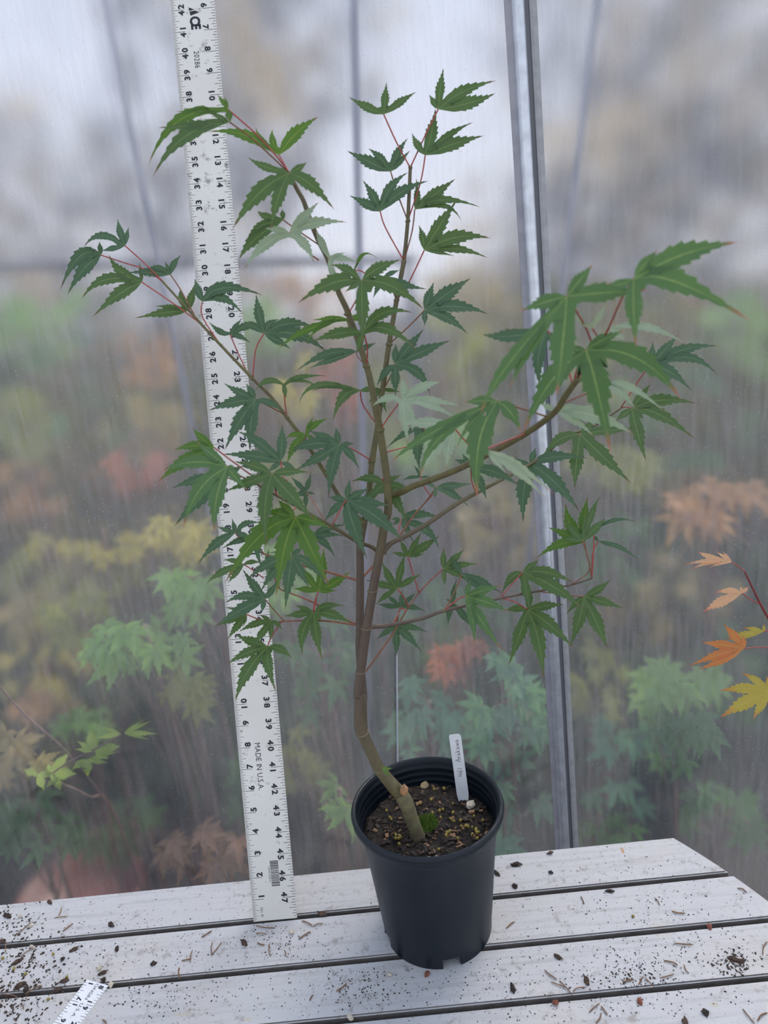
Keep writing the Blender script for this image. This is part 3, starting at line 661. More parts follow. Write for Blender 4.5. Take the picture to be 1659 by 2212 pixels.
# swollen nodes along the stems
m_node = simple('node_scar', (0.20, 0.15, 0.085), 0.6, var=0.45, scale=900)
for tok, r_ in ((t_, .0028) for t_ in pts('G400,215 G775,580 G1415,290 B618,878 B603,1250 B570,1545 D905,850 D1025,1220 D1255,755 D1200,1070 F930,135 F1540,440 C1250,1080 C1480,1318 C1072,888 G935,768 G860,1525 G1265,1437 J1400,372 J1255,578 J1345,660 J1262,1245 J1300,935 K330,285 K440,570', 'P')):
    best = min(BR, key=lambda q: (q[0]-tok[0][0])**2+(q[1]-tok[0][1])**2)
    me = rock_mesh('node', 1.0, m_node if best[4] > .0032 else m_stem_g, seed=random.randint(0, 50), sub=2)
    for q in me.polygons: q.use_smooth = True
    s = best[4]*(1.16 if best[4] > .0032 else 1.3)
    o = link_mesh('node', me, None, tree, Matrix.Translation(best[3]) @ Matrix.Diagonal((s, s, s*(.45 if best[4] > .0032 else 1.1), 1)))
# pruning scar on the base
P = ony(680+640/3.318, 1500+690/3.318, yb-.004); me = rock_mesh('pruning_scar', .0062, simple('scar_wood', (0.42, 0.22, 0.10), 0.7, var=0.4, scale=250), .75, .6, 1, 4, 2)
link_mesh('pruning_scar', me, None, tree, Matrix.Translation(P))

LEAVES = '''
A y .640 |640,785|615,690 560,675 265,800:440,795 65,1195:290,870 655,880|840,960 1000,1135 1080,1238
A g .640 |650,875|490,800 445,855 130,915:380,905 100,1270:330,985|800,985 950,1120 1075,1240
A y .690 |1005,1112|1292,833:1130,960 840,910:880,1000 960,925:960,1010 490,945:760,975|1050,1190 1080,1240
A g .630 |1075,1240|780,1125:900,1200 1205,1160:1150,1205 670,1645:860,1400 945,1650:1000,1430 1405,1508:1230,1330 995,1195|1100,1300 1130,1350
D g .675 |437,182|430,105 255,115:310,160 170,340:270,235 120,470:230,330|530,250 690,390
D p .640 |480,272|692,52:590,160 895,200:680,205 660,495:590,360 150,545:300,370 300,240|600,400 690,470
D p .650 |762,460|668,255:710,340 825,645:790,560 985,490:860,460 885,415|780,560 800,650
D y .730 |950,545|1122,462:1010,430 1060,405:990,460 800,590|1000,550 1100,620 1200,600
D g .630 |998,618|775,505:880,540 1285,466:1120,535 540,782:780,645 1452,832:1210,670 1005,1085:1000,830 880,700|1000,680 930,830
D d .720 |1155,590|1275,540 1470,678:1300,650 1080,745 1200,690|1200,640 1255,740
D g .640 |1012,985|1372,850:1160,860 1397,1117:1180,970 960,1145 640,1058:820,1005|1040,1100 1030,1210
D y .700 |900,890|590,1082:720,945 400,1112:600,980 640,900 960,1010 1040,880|920,960 960,1000
D d .690 |962,1130|525,1272:740,1150 620,1247:770,1190 870,1105 1105,1062|975,1170 1005,1230
D g .730 |440,1355|235,1412:320,1340 765,1300:570,1310 697,1377:560,1335 460,1465|450,1500 462,1585
D g .690 |990,1408|550,1502:690,1375 790,1637:870,1450 640,1410:800,1378 1090,1390|1010,1510 1100,1640
D g .720 |1140,1395|1277,1415 1182,1575:1150,1480 1010,1410 1045,1500|1130,1440 1125,1560
D d .740 |300,998|243,712:265,850 412,895:340,930 660,950:480,930 752,1132:540,1010 492,1108:400,1050 130,935:210,940|240,1110 232,1300
B g .735 |428,488|175,362:300,435 448,255 662,325:550,400|520,690 605,865
B g .735 |818,452|752,345 857,152:835,300 1237,245:1000,330 1230,335:1050,410|720,650 630,870
B g .730 |725,782|630,620:665,710 800,440:770,620 1075,543:900,640 1150,640:930,710 822,665|690,980 620,1240
B d .740 |478,898|162,748:320,830 315,732:400,800 602,655:530,770 620,745|520,1040 597,1235
B d .735 |403,1185|178,1068:300,1130 275,957:350,1070 605,902:480,1020 752,964:560,1050|440,1300 560,1525
B g .730 |650,1170|660,942:665,1070 700,1075 945,947:800,1060 1130,1157:850,1110 985,1255:860,1150|630,1330 590,1530
B g .725 |718,1462|678,1280:705,1370 957,1092:830,1290 1200,1377:950,1380 1178,1520:960,1460 940,1505|E270,310 E215,420
C d .770 |565,368|512,172:530,270 592,232 265,382:395,305 395,405:470,395|690,480 830,620
C d .775 |392,435|380,335 275,378 97,692:240,450 150,722:270,540|560,490 700,535 830,622
C g .765 |685,628|445,428:540,565 668,482 252,752:430,625 328,880:530,720 695,560|880,760 1100,935
C d .775 |890,575|970,432:915,500 690,545:800,530 570,562:740,560 850,480|960,680 1070,880
C g .770 |1020,832|965,668:970,750 1068,632:1040,740 778,800:890,810 628,888:850,850|1050,870
C d .765 |1118,768|1062,600:1090,690 1558,725:1280,675 1415,862:1260,745|1120,880 1245,1065
C d .770 |1318,1005|1163,908:1240,980 1400,890 1467,1067:1390,1020 1580,935:1440,945|1380,1150 1465,1300
C d .700 |1500,1468|1270,1350:1380,1420 1430,1355 1160,1552:1330,1500 F480,378:F590,170 F665,388:F670,190 F908,102:F810,40|1600,1520 F920,120
E d .720 |388,498|455,293:420,400 722,267:560,380 853,530:620,480 702,672:550,560 390,612|280,610 170,740
E d .710 |178,885|182,735 384,632:280,760 578,713:390,790 45,1045:105,950 180,1115:180,1000 430,1110:340,950|150,960 90,1070
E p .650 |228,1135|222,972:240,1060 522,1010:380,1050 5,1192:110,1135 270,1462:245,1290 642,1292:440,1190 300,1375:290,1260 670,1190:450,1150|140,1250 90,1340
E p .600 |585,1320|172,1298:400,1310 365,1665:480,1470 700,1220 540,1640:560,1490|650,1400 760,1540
E d .740 |370,1340|108,1497:230,1400 360,1652:335,1500 600,1330 195,1378|420,1420 120,1500
H n .430 |215,465|402,235:310,350 E1068,505:E1250,445 E790,1237:E990,900 E1000,1062:E1140,780 E1335,1112:E1375,780 800,420:480,445|340,670 400,820
H n .410 |695,340|870,132:780,230 1450,76:1050,175 1542,647:1000,375 712,832:690,560 492,372:590,385|600,500 480,760 E1480,1020
H n .470 |350,850|628,712:480,780 200,852 1035,1207:720,920 532,1602:430,1130 E1090,1382:E1300,1020|300,950 250,1120
G n .520 |1240,20|1415,248:1340,110 1100,725:1120,330 945,372:1060,180 478,462:760,270 690,592:830,300 1000,30|1340,50 E1280,1240
E d .520 |1265,640|1225,1067:1200,860 798,668:980,690 1400,860|1380,800 1440,1050
H w .460 |400,700|330,560:320,630 500,520:450,600 260,560:300,640|440,760
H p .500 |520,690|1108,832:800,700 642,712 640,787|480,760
H d .780 |810,965|830,788:825,880 1015,738:920,850 1305,825:1060,850 1302,1037:1080,910 1112,1147:950,1010 665,882|730,1070 600,1270
H g .780 |680,1270|818,1093:750,1180 1158,1240:900,1215 1147,1502:880,1320 785,1652:720,1450 562,1362|640,1260 600,1270
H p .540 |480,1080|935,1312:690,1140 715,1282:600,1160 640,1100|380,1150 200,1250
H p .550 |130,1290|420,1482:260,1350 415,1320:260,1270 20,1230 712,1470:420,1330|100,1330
H g .770 |310,1455|437,1338:370,1400 692,1420:520,1430 P1365,1045:P1300,985 P1241,1057:P1245,1000 35,1625:160,1500|240,1490 150,1545
P d .760 |1147,1003|1157,966 1131,1132:1132,1060 1254,1107:1200,1045 1272,990:1200,988 1085,1000|1130,1015
G d .730 |1050,500|1402,632:1230,535 1165,727:1120,610 930,440:990,460 990,395|1060,600 1090,680
G w .500 |1160,370|1655,692:1390,490 1595,727:1390,530 1310,545|1180,360 E1100,1400
I y .735 |870,570|735,285:770,440 895,238:870,400 610,462:730,510 518,692:690,585|900,700 925,825
I g .730 |860,560|740,400:790,490 885,350:870,450 713,540 985,233:920,370 1025,393:950,470|890,660 900,780 780,870
I d .745 |968,560|1277,712:1130,610 935,520 1085,612|930,650 925,825
I d .745 |940,480|1242,422:1090,415 1035,430|935,650 930,822
I g .735 |430,782|547,688:490,740 278,942:345,830 482,1055:455,920 865,1045:650,890 795,858:610,790|350,870 275,965
I g .735 |465,1052|725,1015:600,1025 298,1062:380,1045 325,1457:405,1240 575,1558:545,1280 805,1337:620,1160 490,900|360,990 280,970
I g .740 |865,960|1062,832:970,910 1158,1045:1010,1000 1040,1337:960,1150 755,1335:835,1130 738,1085:810,1010|700,940 535,925
G n .700 |1015,1420|1050,1308:1035,1360 1278,1345:1140,1385 1332,1532:1170,1470 I290,1357:I130,1130 I82,1327:I70,1120|960,1440 880,1500
G d .735 |930,1470|950,1300:930,1390 892,1632:900,1550 1057,1642:1000,1560 870,1440|900,1490 870,1520
G g .690 |430,608|193,600:320,575 557,547:490,580 632,660:530,635 188,857:300,745 602,907:520,740|415,575 440,590
G d .670 |162,728|185,578:175,660 332,640:240,690 30,710 -2,892:80,800 312,1162:215,920 582,1037:380,860 480,770:320,750|120,790 60,905
F d .690 |1305,335|1278,203:1290,270 1085,230:1190,280 918,397:1110,330 983,522:1150,430 1225,717:1255,500 1450,517:1380,400 1415,325|1390,360 1525,440
G g .740 |600,1135|545,1020:570,1070 697,958:650,1050 832,985:720,1065 483,1105 722,1118|630,1230 680,1395
G g .720 |525,1365|413,1163:460,1270 582,1118:550,1230 697,1257:610,1310 293,1300:410,1335 368,1482:440,1420|580,1440 605,1500
G d .745 |548,1500|560,1368 662,1393:610,1440 732,1530:640,1500 378,1475:460,1490 438,1400|520,1570 500,1620
G g .745 |853,1225|855,1070:855,1150 1007,1078:940,1150 1112,1190:980,1200 1032,1312:940,1260 867,1347|760,1310 680,1395
G d .735 |985,1262|908,1130:940,1190 1275,1400:1130,1320 1165,1400:1070,1330|930,1400 880,1500
J d .735 |1505,905|1365,1005:1440,950 1510,1137:1515,1020 P912,1410:P880,1375 1530,830 P925,1366:P890,1356|1540,780 G590,1520
G d .755 |550,870|480,865 853,865:680,835 822,1082:730,950 488,912 642,1042:590,940|540,920 500,1005
G d .755 |800,640|1042,782:920,690 1062,612:920,630 790,720 720,600|760,700 690,790
G d .760 |690,570|560,592:620,570 640,480:670,520 760,560|720,640 750,700
F y .600 |410,355|248,208:320,290 112,375:260,345 3,602:190,460|520,440 670,550
F n .575 |500,490|280,310:380,400 18,532:250,465 183,937:310,670 410,967:430,730 652,667:560,570 560,500|560,540 630,575
F d .660 |480,560|98,647:280,590 118,922:300,720 620,480|560,590 700,620
F d .640 |885,455|572,238:720,320 897,183:890,320 458,402:680,420 1000,520 790,530|900,560 930,590
F g .590 |822,540|548,455:690,490 1095,533:950,530 485,668:660,605 785,1065:775,780 1135,882:950,690|840,640 850,695
F y .585 |990,850|865,728:920,790 1255,932:1100,880 478,1335:740,1000 850,1432:915,1090 1237,1357:1085,1050 760,800:870,830|965,820 985,790 1000,790
F y .705 |1060,258|1228,147:1130,190 1118,133 912,290:980,262 925,482:980,350 1140,310|1090,300
F d .730 |1065,675|1102,530:1085,610 955,560:1010,620 870,750:970,710 1135,690 1065,805|1110,730 1190,880
F d .690 |560,965|533,858:550,920 423,918:490,945 745,898:640,900 288,1192:420,1050 695,1010:620,985|590,1000 760,1115
F d .690 |700,1010|458,1082:580,1030 757,1242:720,1120 760,1150|730,1060 770,1118
F g .710 |615,1190|348,1332:460,1250 463,1160:540,1165 745,1180:680,1175 500,1330:560,1260|680,1230 760,1290
F d .670 |965,1130|1212,1342:1090,1190 738,1392:840,1240 915,1522:940,1300 1092,1362:1020,1240 1042,1073 640,1300:800,1190|980,1160 1000,1190
F y .700 |1155,1385|1028,1198:1080,1290 1190,1063:1180,1220 1393,1238:1280,1320 968,1365:1060,1375 1293,1378:1210,1385|1130,1450 1115,1535
F g .695 |1120,1535|983,1480:1050,1510 1348,1490:1220,1490 908,1562:1010,1550 J843,1122:J845,950 J985,1157:J940,960 J1205,893:J1060,825|1140,1430 J930,740
F d .690 |770,1440|608,1223:690,1340 478,1472:620,1420 408,1642:600,1520 748,1542 862,1300:820,1380|820,1500 900,1590
J g .700 |440,820|283,770:370,790 203,907:330,860 300,1002:370,910 415,912 418,743|530,855 660,880
J g .695 |615,865|530,823 383,947:490,895 463,1072:550,960 605,1012:615,940 702,935:660,890|665,880
J g .690 |590,1050|358,965:470,1015 292,1182:440,1105 358,1447:450,1240 655,1387:600,1190 768,1140:690,1075|620,980 700,880
J d .720 |905,270|1157,180:1020,205 1142,257:1010,250 1077,417:1000,310|900,330 850,420
J d .715 |775,370|832,345 600,378:700,370 760,420|790,390
J d .715 |580,470|600,345:590,410 478,522:530,500 642,410 705,500:640,490|620,520 690,620
K y .660 |490,540|480,510 525,508 562,527 548,595 500,570|
'''
def nearest(px, py): return min(BR, key=lambda q: (q[0]-px)**2+(q[1]-py)**2)
def build_leaf(line, parent, mats, pet_mat, tilt=None, attach=True, pr=.00062, wsc=1.0):
    head, bs, tp, pe = line.split('|'); fr, colr, y = head.split(); y = float(y)
    bp_ = pts(bs, fr)[0][0]; P0 = ony(*bp_, y); tocam = (CAM-P0).normalized()
    T = pts(tp, fr)
    n_ = (tocam*0.80+Vector((0, 0, 1))*random.uniform(.25, .5)+Vector((random.uniform(-.22, .22), 0, 0))).normalized()
    e1_ = n_.cross(Vector((0, 0, 1))).normalized(); e2_ = n_.cross(e1_)
    e1_ = -e1_; e2_ = n_.cross(e1_)
    def loc(p_):
        d = ray(*p_); s = (P0-CAM).dot(n_)/d.dot(n_); v = CAM+d*s-P0; return Vector((v.dot(e1_), v.dot(e2_)))
    lobes = [(loc(q[0]), loc(q[1]) if len(q) > 1 else None) for q in T]
    me = leaf_mesh('leaf', lobes, mats[colr], random.uniform(.1, .24), random.uniform(.0, .06), wsc)
    M = Matrix(((e1_.x, e2_.x, n_.x, P0.x), (e1_.y, e2_.y, n_.y, P0.y), (e1_.z, e2_.z, n_.z, P0.z), (0, 0, 0, 1)))
    lf = link_mesh('leaf', me, None, parent, M)
    pp = [q[0] for q in pts(pe, fr)] if pe.strip() else []
    if attach and pp:
        end = nearest(*pp[-1]); ye = end[3].y
        W = [P0]+[ony(*q, y+(ye-y)*(i+1)/len(pp)) for i, q in enumerate(pp)]; W[-1] = end[3] if math.hypot(end[0]-pp[-1][0], end[1]-pp[-1][1]) < 16 else W[-1]
        C = smooth_path(W, sub=4); mb = MB(); k = len(C)
        mb.tube(C, [pr*(1+.5*max(0, i/k-.85)/.15) for i in range(k)], 6)
        o = mb.obj('petiole', pet_mat, lf, smooth=True); o.matrix_parent_inverse = M.inverted()
    elif pp:
        W = [P0]+[ony(*q, y) for q in pp]; mb = MB(); mb.tube(smooth_path(W, sub=4), pr, 6); mb.obj('petiole', pet_mat, lf, smooth=True)
    return lf
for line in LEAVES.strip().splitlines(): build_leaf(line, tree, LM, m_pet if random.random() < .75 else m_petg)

# ------------------------------------------------------------------ orange maple reaching in from the right
ot = empty('orange_maple', (0.66, 0.80, 0), 'orange and yellow leaved maple shoot reaching in at the right edge', 'tree')
P = [ony(1259+x/4.1475, 1150+y/4.1475, .80) for x, y in ((1450, 350), (1590, 640), (1720, 890), (1900, 1400))]+[Vector((.62, .80, .55)), Vector((.66, .80, .2)), Vector((.66, .80, .0))]
mb = MB(); C, R_ = smooth_path(P, [.0010, .0013, .0016, .002, .004, .006, .007], 6); mb.tube(C, R_, 8); mb.obj('stem', simple('orange_maple_stem', (0.22, 0.03, 0.03), 0.4, var=0.3, scale=100), ot, smooth=True)
for line in '''
L k .800 |1335,268|885,297:1110,262 1038,170:1120,215 963,342:1120,280 1100,327:1230,285 1185,165 1245,163|1400,310 1450,350
L k .800 |1425,545|1172,542:1310,525 1073,717:1230,630 1490,485 1415,478|1500,600 1590,645
L r .790 |1445,1040|1258,818:1350,920 1058,985:1240,1010 942,1202:1200,1110 1027,1227:1230,1160 1440,920|1550,1030 1660,1030
L o .800 |1620,890|1432,850:1530,870 1285,962:1430,925 1625,820|1660,880
L o .790 |1680,1420|1425,1258:1540,1320 1222,1420:1430,1400 1227,1662:1430,1540 1525,1677:1590,1560 1645,1285|1740,1300
'''.strip().splitlines(): build_leaf(line, ot, LM, m_pet, attach=False)

# ------------------------------------------------------------------ nursery plants outside the plastic
BGM = {k: [generic_leaf('leaf', mt, 1.0, .12, random.choice((5, 7, 7))) for _ in range(3)] for k, mt in BG.items()}
def bg_leaf(parent, P, size, pal, n_=None, spin=None):
    n_ = n_ or (Vector((random.uniform(-.6, .6), -1, random.uniform(.1, 1.0)))).normalized()
    a = random.uniform(2.0, 4.3) if spin is None else spin
    e1_ = n_.cross(Vector((0, 0, 1))).normalized()*-1; e2_ = n_.cross(e1_)
    M = Matrix(((e1_.x, e2_.x, n_.x, P.x), (e1_.y, e2_.y, n_.y, P.y), (e1_.z, e2_.z, n_.z, P.z), (0, 0, 0, 1))) @ Matrix.Rotation(a, 4, 'Z') @ Matrix.Scale(size, 4)
    o = bpy.data.objects.new('leaf', random.choice(BGM[pal])); COL.objects.link(o); place(o, M); par(o, parent); return o
PLANTS = [  # px, py, rx, ry, y, palette, leaves, size, label
 (310, 1385, 120, 60, 1.17, 'light', 10, .060, 'light green maple blurred behind the plastic, left of the ruler'),
 (410, 1500, 60, 45, 1.19, 'olive', 6, .046, 'olive leaved maple behind the plastic beside the ruler, lower left'),
 (90, 1450, 100, 60, 1.42, 'yellow', 10, .040, 'pale yellow plant behind the plastic at the left edge'),
 (420, 1835, 110, 55, 1.15, 'dried', 10, .050, 'withered pinkish brown maple behind the plastic near the ruler foot'),
 (80, 1790, 100, 80, 1.17, 'green', 9, .060, 'dark green maple behind the plastic at the lower left corner'),
 (300, 1790, 130, 70, 1.30, 'green', 9, .060, 'dark green plant behind the plastic between shoot and ruler foot'),
 (690, 1430, 80, 110, 1.22, 'green', 9, .050, 'dim green maple behind the plastic just right of the ruler'),
 (735, 1740, 50, 50, 1.13, 'light', 3, .058, 'light green maple behind the plastic just left of the black pot'),
 (650, 1630, 60, 70, 1.28, 'olive', 7, .045, 'olive plant behind the plastic between ruler and trunk'),
 (930, 1550, 100, 90, 1.18, 'blue', 8, .050, 'blue green maple behind the plastic right above the pot'),
 (1100, 1520, 85, 130, 1.16, 'blue', 12, .054, 'blue green maple behind the plastic left of the steel post'),
 (1095, 1780, 90, 90, 1.14, 'blue', 7, .050, 'blue green maple behind the plastic right of the pot'),
 (1450, 1480, 95, 50, 1.18, 'light', 8, .058, 'light green maple behind the plastic near the orange maple'),
 (1470, 1610, 70, 70, 1.16, 'green', 6, .060, 'mid green maple behind the plastic above the table end'),
 (1340, 1650, 90, 110, 1.24, 'blue', 9, .048, 'dim blue green plant behind the plastic right of the steel post'),
 (1560, 1090, 110, 55, 1.30, 'orange', 9, .058, 'orange maple blurred behind the plastic at the right edge'),
 (1080, 1130, 100, 90, 1.55, 'tan', 11, .055, 'tan leaved plant behind the plastic in the centre right'),
 (290, 1010, 60, 35, 1.50, 'red', 6, .050, 'red leaved maple blurred behind the plastic at mid left'),
 (640, 830, 45, 60, 1.45, 'yellow', 6, .045, 'yellow plant behind the plastic among the tree branches'),
 (730, 830, 40, 70, 1.60, 'red', 6, .045, 'red plant behind the plastic behind the trunk'),
 (220, 1170, 170, 30, 1.38, 'yellow', 11, .040, 'yellow plant behind the plastic in a low band at left'),
 (460, 1270, 110, 60, 1.20, 'light', 8, .050, 'light green maple behind the plastic behind the ruler'),
 (150, 1250, 150, 70, 1.75, 'olive', 11, .060, 'olive plant behind the plastic at the left, under the yellow one'),
 (950, 820, 150, 150, 2.2, 'olive', 12, .075, 'olive shrub far behind the plastic at the centre'),
 (1500, 880, 160, 140, 2.2, 'green', 12, .075, 'green shrub far behind the plastic at the right'),
 (980, 1330, 140, 90, 1.5, 'green', 11, .055, 'green plant behind the plastic right of the two stems'),
 (1450, 1290, 170, 90, 1.6, 'tan', 10, .055, 'brownish plant behind the plastic behind the orange shoot'),
 (190, 870, 200, 150, 2.4, 'green', 12, .085, 'green shrub far behind the plastic at the left'),
 (60, 1060, 90, 80, 1.9, 'orange', 7, .06, 'pinkish orange plant far behind the plastic at the left edge'),
 (640, 620, 110, 35, 3.2, 'orange', 10, .075, 'salmon coloured bush far behind the plastic in the middle'),
 (1600, 1450, 60, 120, 1.7, 'green', 7, .06, 'dark green plant behind the plastic behind the orange maple'),
]
FILL = [(90, 700, 110, 70, 2.6, 'light', 9, .09, 'pale green bush far behind the plastic at the upper left edge'), (330, 760, 70, 60, 2.0, 'orange', 6, .06, 'pinkish bush far behind the plastic left of the branch'),
 (40, 900, 70, 60, 1.8, 'olive', 7, .07, 'olive bush behind the plastic at the left edge, mid height'), (330, 920, 100, 50, 1.9, 'tan', 8, .065, 'tan bush behind the plastic left of the ruler, mid height'),
 (380, 1160, 70, 45, 1.3, 'yellow', 6, .05, 'bright yellow maple behind the plastic beside the ruler'), (60, 1320, 70, 60, 1.5, 'tan', 8, .05, 'tan plant behind the plastic at the left edge'),
 (170, 1340, 80, 60, 1.3, 'olive', 8, .045, 'olive maple behind the plastic left of the light green one'), (110, 1530, 90, 45, 1.35, 'orange', 6, .04, 'salmon leaved plant behind the plastic above the lime shoot'),
 (30, 1640, 60, 60, 1.16, 'tan', 5, .055, 'greyish pink maple leaf cluster behind the plastic left of the lime shoot'), (600, 1240, 60, 60, 1.3, 'light', 6, .05, 'light green plant behind the plastic between ruler and stems'),
 (620, 1040, 70, 70, 1.5, 'olive', 7, .055, 'olive plant behind the plastic behind the left twigs'), (560, 700, 60, 50, 2.3, 'light', 6, .07, 'pale green bush far behind the plastic right of the ruler'),
 (1000, 640, 100, 70, 2.6, 'tan', 8, .08, 'tan bush far behind the plastic right of the upper stem'), (960, 980, 90, 60, 1.7, 'light', 8, .06, 'light green plant behind the plastic under the thick branch'),
 (1320, 1000, 90, 50, 1.5, 'olive', 8, .055, 'olive yellow plant behind the plastic right of the steel post'), (1300, 780, 90, 80, 2.2, 'olive', 8, .075, 'olive bush far behind the plastic behind the near leaves'),
 (1590, 720, 90, 90, 2.5, 'light', 8, .08, 'pale green bush far behind the plastic at the right edge'), (1320, 1180, 90, 70, 1.45, 'green', 8, .055, 'green plant behind the plastic right of the post at mid height'),
 (1010, 1430, 70, 50, 1.22, 'red', 5, .045, 'dull red maple behind the plastic right of the two stems'), (1290, 1480, 60, 90, 1.3, 'olive', 8, .045, 'olive plant behind the plastic just right of the steel post'),
 (1560, 1760, 90, 70, 1.2, 'green', 8, .055, 'dark green plant behind the plastic past the table end'), (1300, 1790, 70, 50, 1.18, 'green', 6, .05, 'dark green plant behind the plastic low beside the post'),
 (530, 1660, 40, 90, 1.3, 'green', 6, .055, 'dark green plant behind the plastic hidden by the ruler'), (180, 1560, 70, 30, 1.25, 'light', 6, .045, 'light green plant behind the plastic above the lime shoot tip')]
PLANTS += FILL
for (px, py, rx, ry, y, pal, n, size, lab) in PLANTS:
    c = ony(px, py, y); root = empty('nursery_maple', (c.x+random.uniform(-.06, .06), y+.03, 0), lab, 'plant', 'plants outside the plastic')
    mb = MB(); top = c+Vector((0, .02, .02)); rootp = Vector((root.location.x, y+.03, 0))
    mb.tube(smooth_path([rootp, rootp.lerp(top, .5)+Vector((random.uniform(-.03, .03), 0, 0)), top], sub=5), .0045, 6)
    for i in range(int(n*1.7)):
        a = random.uniform(0, 6.28); r_ = math.sqrt(random.uniform(.02, 1))
        P = ony(px+rx*r_*math.cos(a), py+ry*r_*math.sin(a), y+random.uniform(-.02, .05)*(1+max(0, y-1.3)*3))
        P.y = max(P.y, WY+.03)
        bg_leaf(root, P, size*random.uniform(.75, 1.15), pal)
        mid = rootp.lerp(top, random.uniform(.6, .98)); mb.tube(smooth_path([mid, mid.lerp(P, .5)+Vector((0, 0, .012)), P], sub=3), .0014, 5)
    mb.obj('stem', m_bgstem, root, smooth=True)
# lime shoot pressed against the plastic, lower left
root = empty('lime_shoot', (ony(255, 1775, 1.2).x, 1.2, 0), 'bright lime green maple shoot pressed against the plastic at lower left', 'plant', 'plants outside the plastic')
def bp3(px, py, y=1.115): return ony(px, py, y)
mb = MB(); st = [bp3(255, 1775, 1.19), bp3(190, 1720, 1.13), bp3(125, 1690, 1.12)]; mb.tube(smooth_path([Vector((st[0].x+.03, 1.2, 0))]+st, sub=6), .0028, 8)
mb.tube(smooth_path([bp3(110, 1672), bp3(150, 1645), bp3(210, 1615), bp3(262, 1588)], sub=5), .0016, 6)
mb.tube(smooth_path([bp3(255, 1775, 1.19), bp3(215, 1712, 1.14), bp3(140, 1620, 1.12), bp3(50, 1540, 1.12), bp3(-10, 1470, 1.12)], sub=5), .0018, 6)
mb.obj('stem', m_bgstem, root, smooth=True)
for line in '''
P L 1.115 |205,1622|165,1600 192,1576 160,1618 262,1612 235,1640|
P L 1.113 |188,1640|155,1662 190,1678 235,1648 232,1630 262,1622|
P L 1.113 |262,1585|215,1568 205,1596 238,1582|
P L 1.112 |268,1583|330,1556 344,1585 310,1555 325,1598 300,1594|
P L 1.115 |112,1668|150,1625 102,1650 168,1672 120,1690|
P L 1.114 |82,1672|50,1662 72,1678 96,1708 118,1672|
P L 1.118 |120,1682|160,1668 132,1708 100,1700|
'''.strip().splitlines(): build_leaf(line, root, {'L': BG['lime']}, m_petg, attach=False, wsc=1.9)
# dark red pot behind the plastic, bottom left
rp_ = empty('red_nursery_pot', (ony(190, 1990, 1.36).x, 1.36, 0), 'dark red plastic pot behind the plastic at the table corner', 'pot')
v, f_ = lathe([(.075, 0), (.11, .17), (.118, .172), (.118, .19), (.112, .19), (.104, .15), (.001, .15)], 48); mesh_obj('body', v, f_, m_redpot, rp_, Matrix.Translation(rp_.location) @ Matrix.Scale(1.15, 4), True)

# uncountable foliage further back
def foliage(name, n, box, size, mats_, label, cat, seed, shape=None):
    random.seed(seed); mb = MB()
    for i in range(n):
        P = Vector([random.uniform(a, c) for a, c in box])
        if shape and not shape(P): continue
        s = size*random.uniform(.5, 1.3); d1 = Vector((random.gauss(0, 1), random.gauss(0, .6), random.gauss(0, 1))).normalized(); d2 = d1.cross(Vector((random.gauss(0, .5), 1, random.gauss(0, .5)))).normalized()
        mb.add([P-d1*s*.5, P+d2*s*.28, P+d1*s*.6, P-d2*s*.28], [(0, 1, 2, 3)])
    o = mb.obj(name, mats_); return tag(o, label, cat, kind='stuff')
def mottled(name, stops, scale=3.0, trans=.35):
    m, t, out = newmat(name); ge = N(t, 'ShaderNodeNewGeometry'); nz = N(t, 'ShaderNodeTexNoise', Scale=scale, Detail=3.0); t.links.new(ge.outputs['Position'], nz.inputs['Vector'])
    c = ramp(t, nz.outputs['Fac'], stops); d = N(t, 'ShaderNodeBsdfDiffuse'); t.links.new(c, d.inputs[0]); tr = N(t, 'ShaderNodeBsdfTranslucent'); t.links.new(c, tr.inputs[0])
    mx = N(t, 'ShaderNodeMixShader'); mx.inputs[0].default_value = trans; t.links.new(d.outputs[0], mx.inputs[1]); t.links.new(tr.outputs[0], mx.inputs[2]); t.links.new(mx.outputs[0], out.inputs[0]); return m
m_h1 = mottled('hedge_mottled', [(.3, (.03, .05, .03)), (.45, (.07, .10, .04)), (.56, (.24, .22, .07)), (.68, (.32, .14, .08))], 3.2)
m_h2 = mottled('low_mottled', [(.3, (.015, .03, .022)), (.5, (.04, .075, .035)), (.65, (.11, .13, .05))], 5)
foliage('low_foliage', 14000, ((-2.8, 2.8), (1.78, 2.12), (0.0, .75)), .065, m_h2, 'dim mass of low foliage behind the plastic', 'foliage', 3, lambda P: P.z < .45+.3*noise.noise(P*3)+.1)
foliage('far_hedge', 16000, ((-6.5, 6.5), (3.45, 4.6), (0.0, 1.7)), .12, m_h1, 'mottled hedge of nursery stock far behind the plastic', 'hedge', 4, lambda P: P.z < 1.15+.35*noise.noise(P*1.3))
m_t1 = mottled('far_tree_mottled', [(.35, (.13, .15, .20)), (.5, (.22, .24, .27)), (.58, (.60, .50, .34)), (.7, (.8, .64, .40))], .9, .5)  # bluish haze and warm sunlit patches painted into the foliage colour
foliage('far_trees', 9000, ((-10, 10), (9, 13), (0.5, 5.5)), .35, m_t1, 'pale blurred trees far beyond the plastic', 'trees', 5, lambda P: noise.noise(P*.35) > -.02+.06*(P.z-2.0))
random.seed(77)
